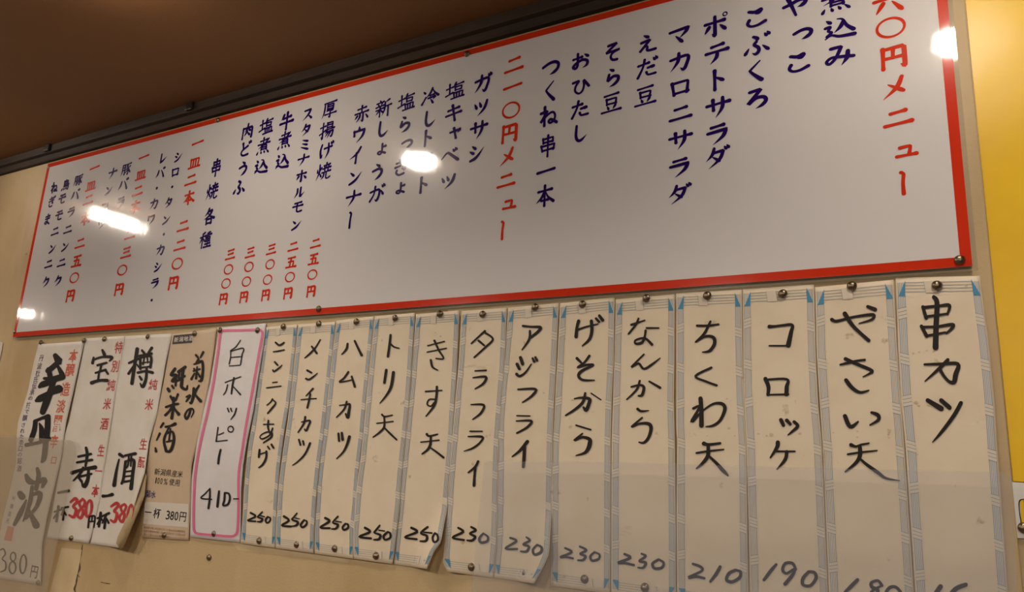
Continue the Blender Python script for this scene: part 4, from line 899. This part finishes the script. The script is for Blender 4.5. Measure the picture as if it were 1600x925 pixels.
for x, y, l in [(1499.5,406,'lower right corner'),(730,84.5,'middle of the upper edge'),(340.5,188,'left part of the upper edge'),(498,482.5,'middle of the lower edge')]:
    tack(x, y, 'brass thumbtack through the %s of the long menu board' % l, BT)
tack(23, 519, 'small dark thumbtack at the lower left corner of the long menu board', BT, sc=.75)
tack(75.5, 261.5, 'tiny white-headed pin at the upper left corner of the menu board', BT, wt_me, .55, 'white-headed pins')
tack(40.5, 396.5, 'tiny white-headed pin halfway down the left edge of the menu board', BT, wt_me, .5, 'white-headed pins')
who = {18:'the rightmost cream strip',17:'the second cream strip from the yellow poster',16:'the third cream strip from the yellow poster',15:'the fourth cream strip from the yellow poster',14:'the fifth cream strip from the yellow poster',13:'the sixth cream strip from the yellow poster',12:'the seventh cream strip from the yellow poster',11:'the cream strip crossed by the panel edge',10:'the fifth cream strip from the pink border',9:'the fourth cream strip from the pink border',8:'the third cream strip from the pink border',7:'the second cream strip from the pink border',6:'the cream strip touching the pink-bordered one',4:'the tan sake strip',3:'the white sake strip with the rolled edge'}
TOP = {18:(1464,446),17:(1331,447),16:(1223,459),15:(1105,462),14:(1010,466),13:(910,475.5),12:(836,480),11:(754,491),10:(687,490.6),9:(617.4,497),8:(556.7,502.6),7:(498,505.7),6:(442.8,510.4),4:(304,521),3:(231,526)}
BOT = {6:(405,845),7:(464,851),8:(523,857),9:(587.6,868.6),11:(736.7,886),12:(821.6,896),13:(913.4,905),14:(1007.6,918),4:(256.5,836.6),3:(178.5,850)}
for k, (x, y) in TOP.items(): tack(x, y, 'brass thumbtack at the head of %s' % who[k], .0036)
for k, (x, y) in BOT.items(): tack(x, y, 'brass thumbtack at the foot of %s' % who[k], .0068 if k in (6,7,8,9) else .0040 if k != 12 else .006)
for x, y, l in [(344,516,'upper left corner of the pink-bordered strip'),(402.4,516,'upper right corner of the pink-bordered strip'),(334.5,834,'foot of the pink-bordered strip'),(163,529.7,'head of the white sake strip left of the rolled one'),(64,535,'upper left corner of the leftmost sake strip'),(131.5,532,'upper right corner of the leftmost sake strip'),(111.4,840.7,'foot of the white sake strip left of the rolled one'),(60,910.5,'lower right corner of the leftmost sake strip')]:
    tack(x, y, 'brass thumbtack at the %s' % l, .0042)
tack(327, 871, 'dark thumbtack alone in the bare wall below the pink-bordered strip', .0)

# ------------------------------------------------------------------ posters on the right
p0 = W(1577, 752, -.003)
yz = p0.z
o = box('poster', XR+.0012, 1.15, .0022, .0038, yz, 2.372, M_yel, bevel=.0003); tag(o, 'large plain bright yellow glossy poster at the right', 'poster')
pw = sheet('poster', [(1578.5,753),(1680,760),(1690,850),(1606,842),(1590,840.5),(1588,836),(1585.5,838)], -.0008, M_post, 'white poster with a black-outlined yellow picture, below the yellow poster', 'poster')
ink = Ink(); f = lambda x, y: W(x, y, -.0004)
ink.poly([(1594,782),(1625,779),(1630,825),(1600,822),(1596,815)], f); o = ink.build('yellow_picture', M_yel, pw)
ink = Ink(); f = lambda x, y: W(x, y, -.0002)
ink.stroke([(1625,778,1.6),(1600,780,1.6),(1593,783,2),(1592.6,795,1.6),(1595,812,1.6),(1599,820,1.6),(1630,824,1.6)], f); ink.stroke([(1600,782,1.2),(1602,800,1.2),(1604,818,1.2)], f)
ink.build('picture_outline', M_ink, pw)
tack(1600, 825, 'thumbtack in the lower left corner of the white poster', 0.0)

# ------------------------------------------------------------------ clear acrylic panels standing on the counter
def panel(pts, off0, off1, mat, label, th=.002):
    n = len(pts); xs = [p[0] for p in pts]; x0, x1 = min(xs), max(xs)
    vs = []
    for dz in (0, th):
        for (x, y, fl) in pts:
            o_ = off0+(off1-off0)*(x-x0)/(x1-x0)
            p = W(x, y, o_)
            if fl: p.z = COUNTER
            vs.append((p.x, p.y+dz, p.z))
    fs = [tuple(range(n)), tuple(range(2*n-1, n-1, -1))] + [(i, n+i, n+(i+1) % n, (i+1) % n) for i in range(n)]
    o = mesh('acrylic_panel', vs, fs, mat)
    bm = bmesh.new(); bm.from_mesh(o.data); bmesh.ops.recalc_face_normals(bm, faces=bm.faces); bm.to_mesh(o.data); bm.free()
    tag(o, label, 'panel', 'clear acrylic panels')
COUNTER = 1.10
panel([(755.5,728,0),(757,723,0),(763,720.5,0),(960,722.5,0),(1180,728.5,0),(1400,734.5,0),(1569,738,0),(1576,741,0),(1581,748,0),(1592,1300,1),(700,1300,1)], .050, .050, M_clearR, 'wide clear acrylic panel before the lower ends of the cream strips')
panel([(-260,672,0),(0,680,0),(108,688,0),(115,690,0),(118.5,697,0),(116.5,712,0),(20,1190,1),(-420,1190,1)], .018, .018, M_clearL, 'clear acrylic panel with painted reflection haze before the bold-brushed leftmost sake strip')
o = box('counter', -3.2, .6, -.30, -.001, COUNTER-.03, COUNTER, M_count, bevel=.003); tag(o, 'narrow wooden counter along the menu wall carrying the acrylic panels', 'counter')
for x in (-3.0, -1.3, .4):
    b = box('bracket', x-.02, x+.02, -.26, -.001, COUNTER-.20, COUNTER-.03, M_count, o)
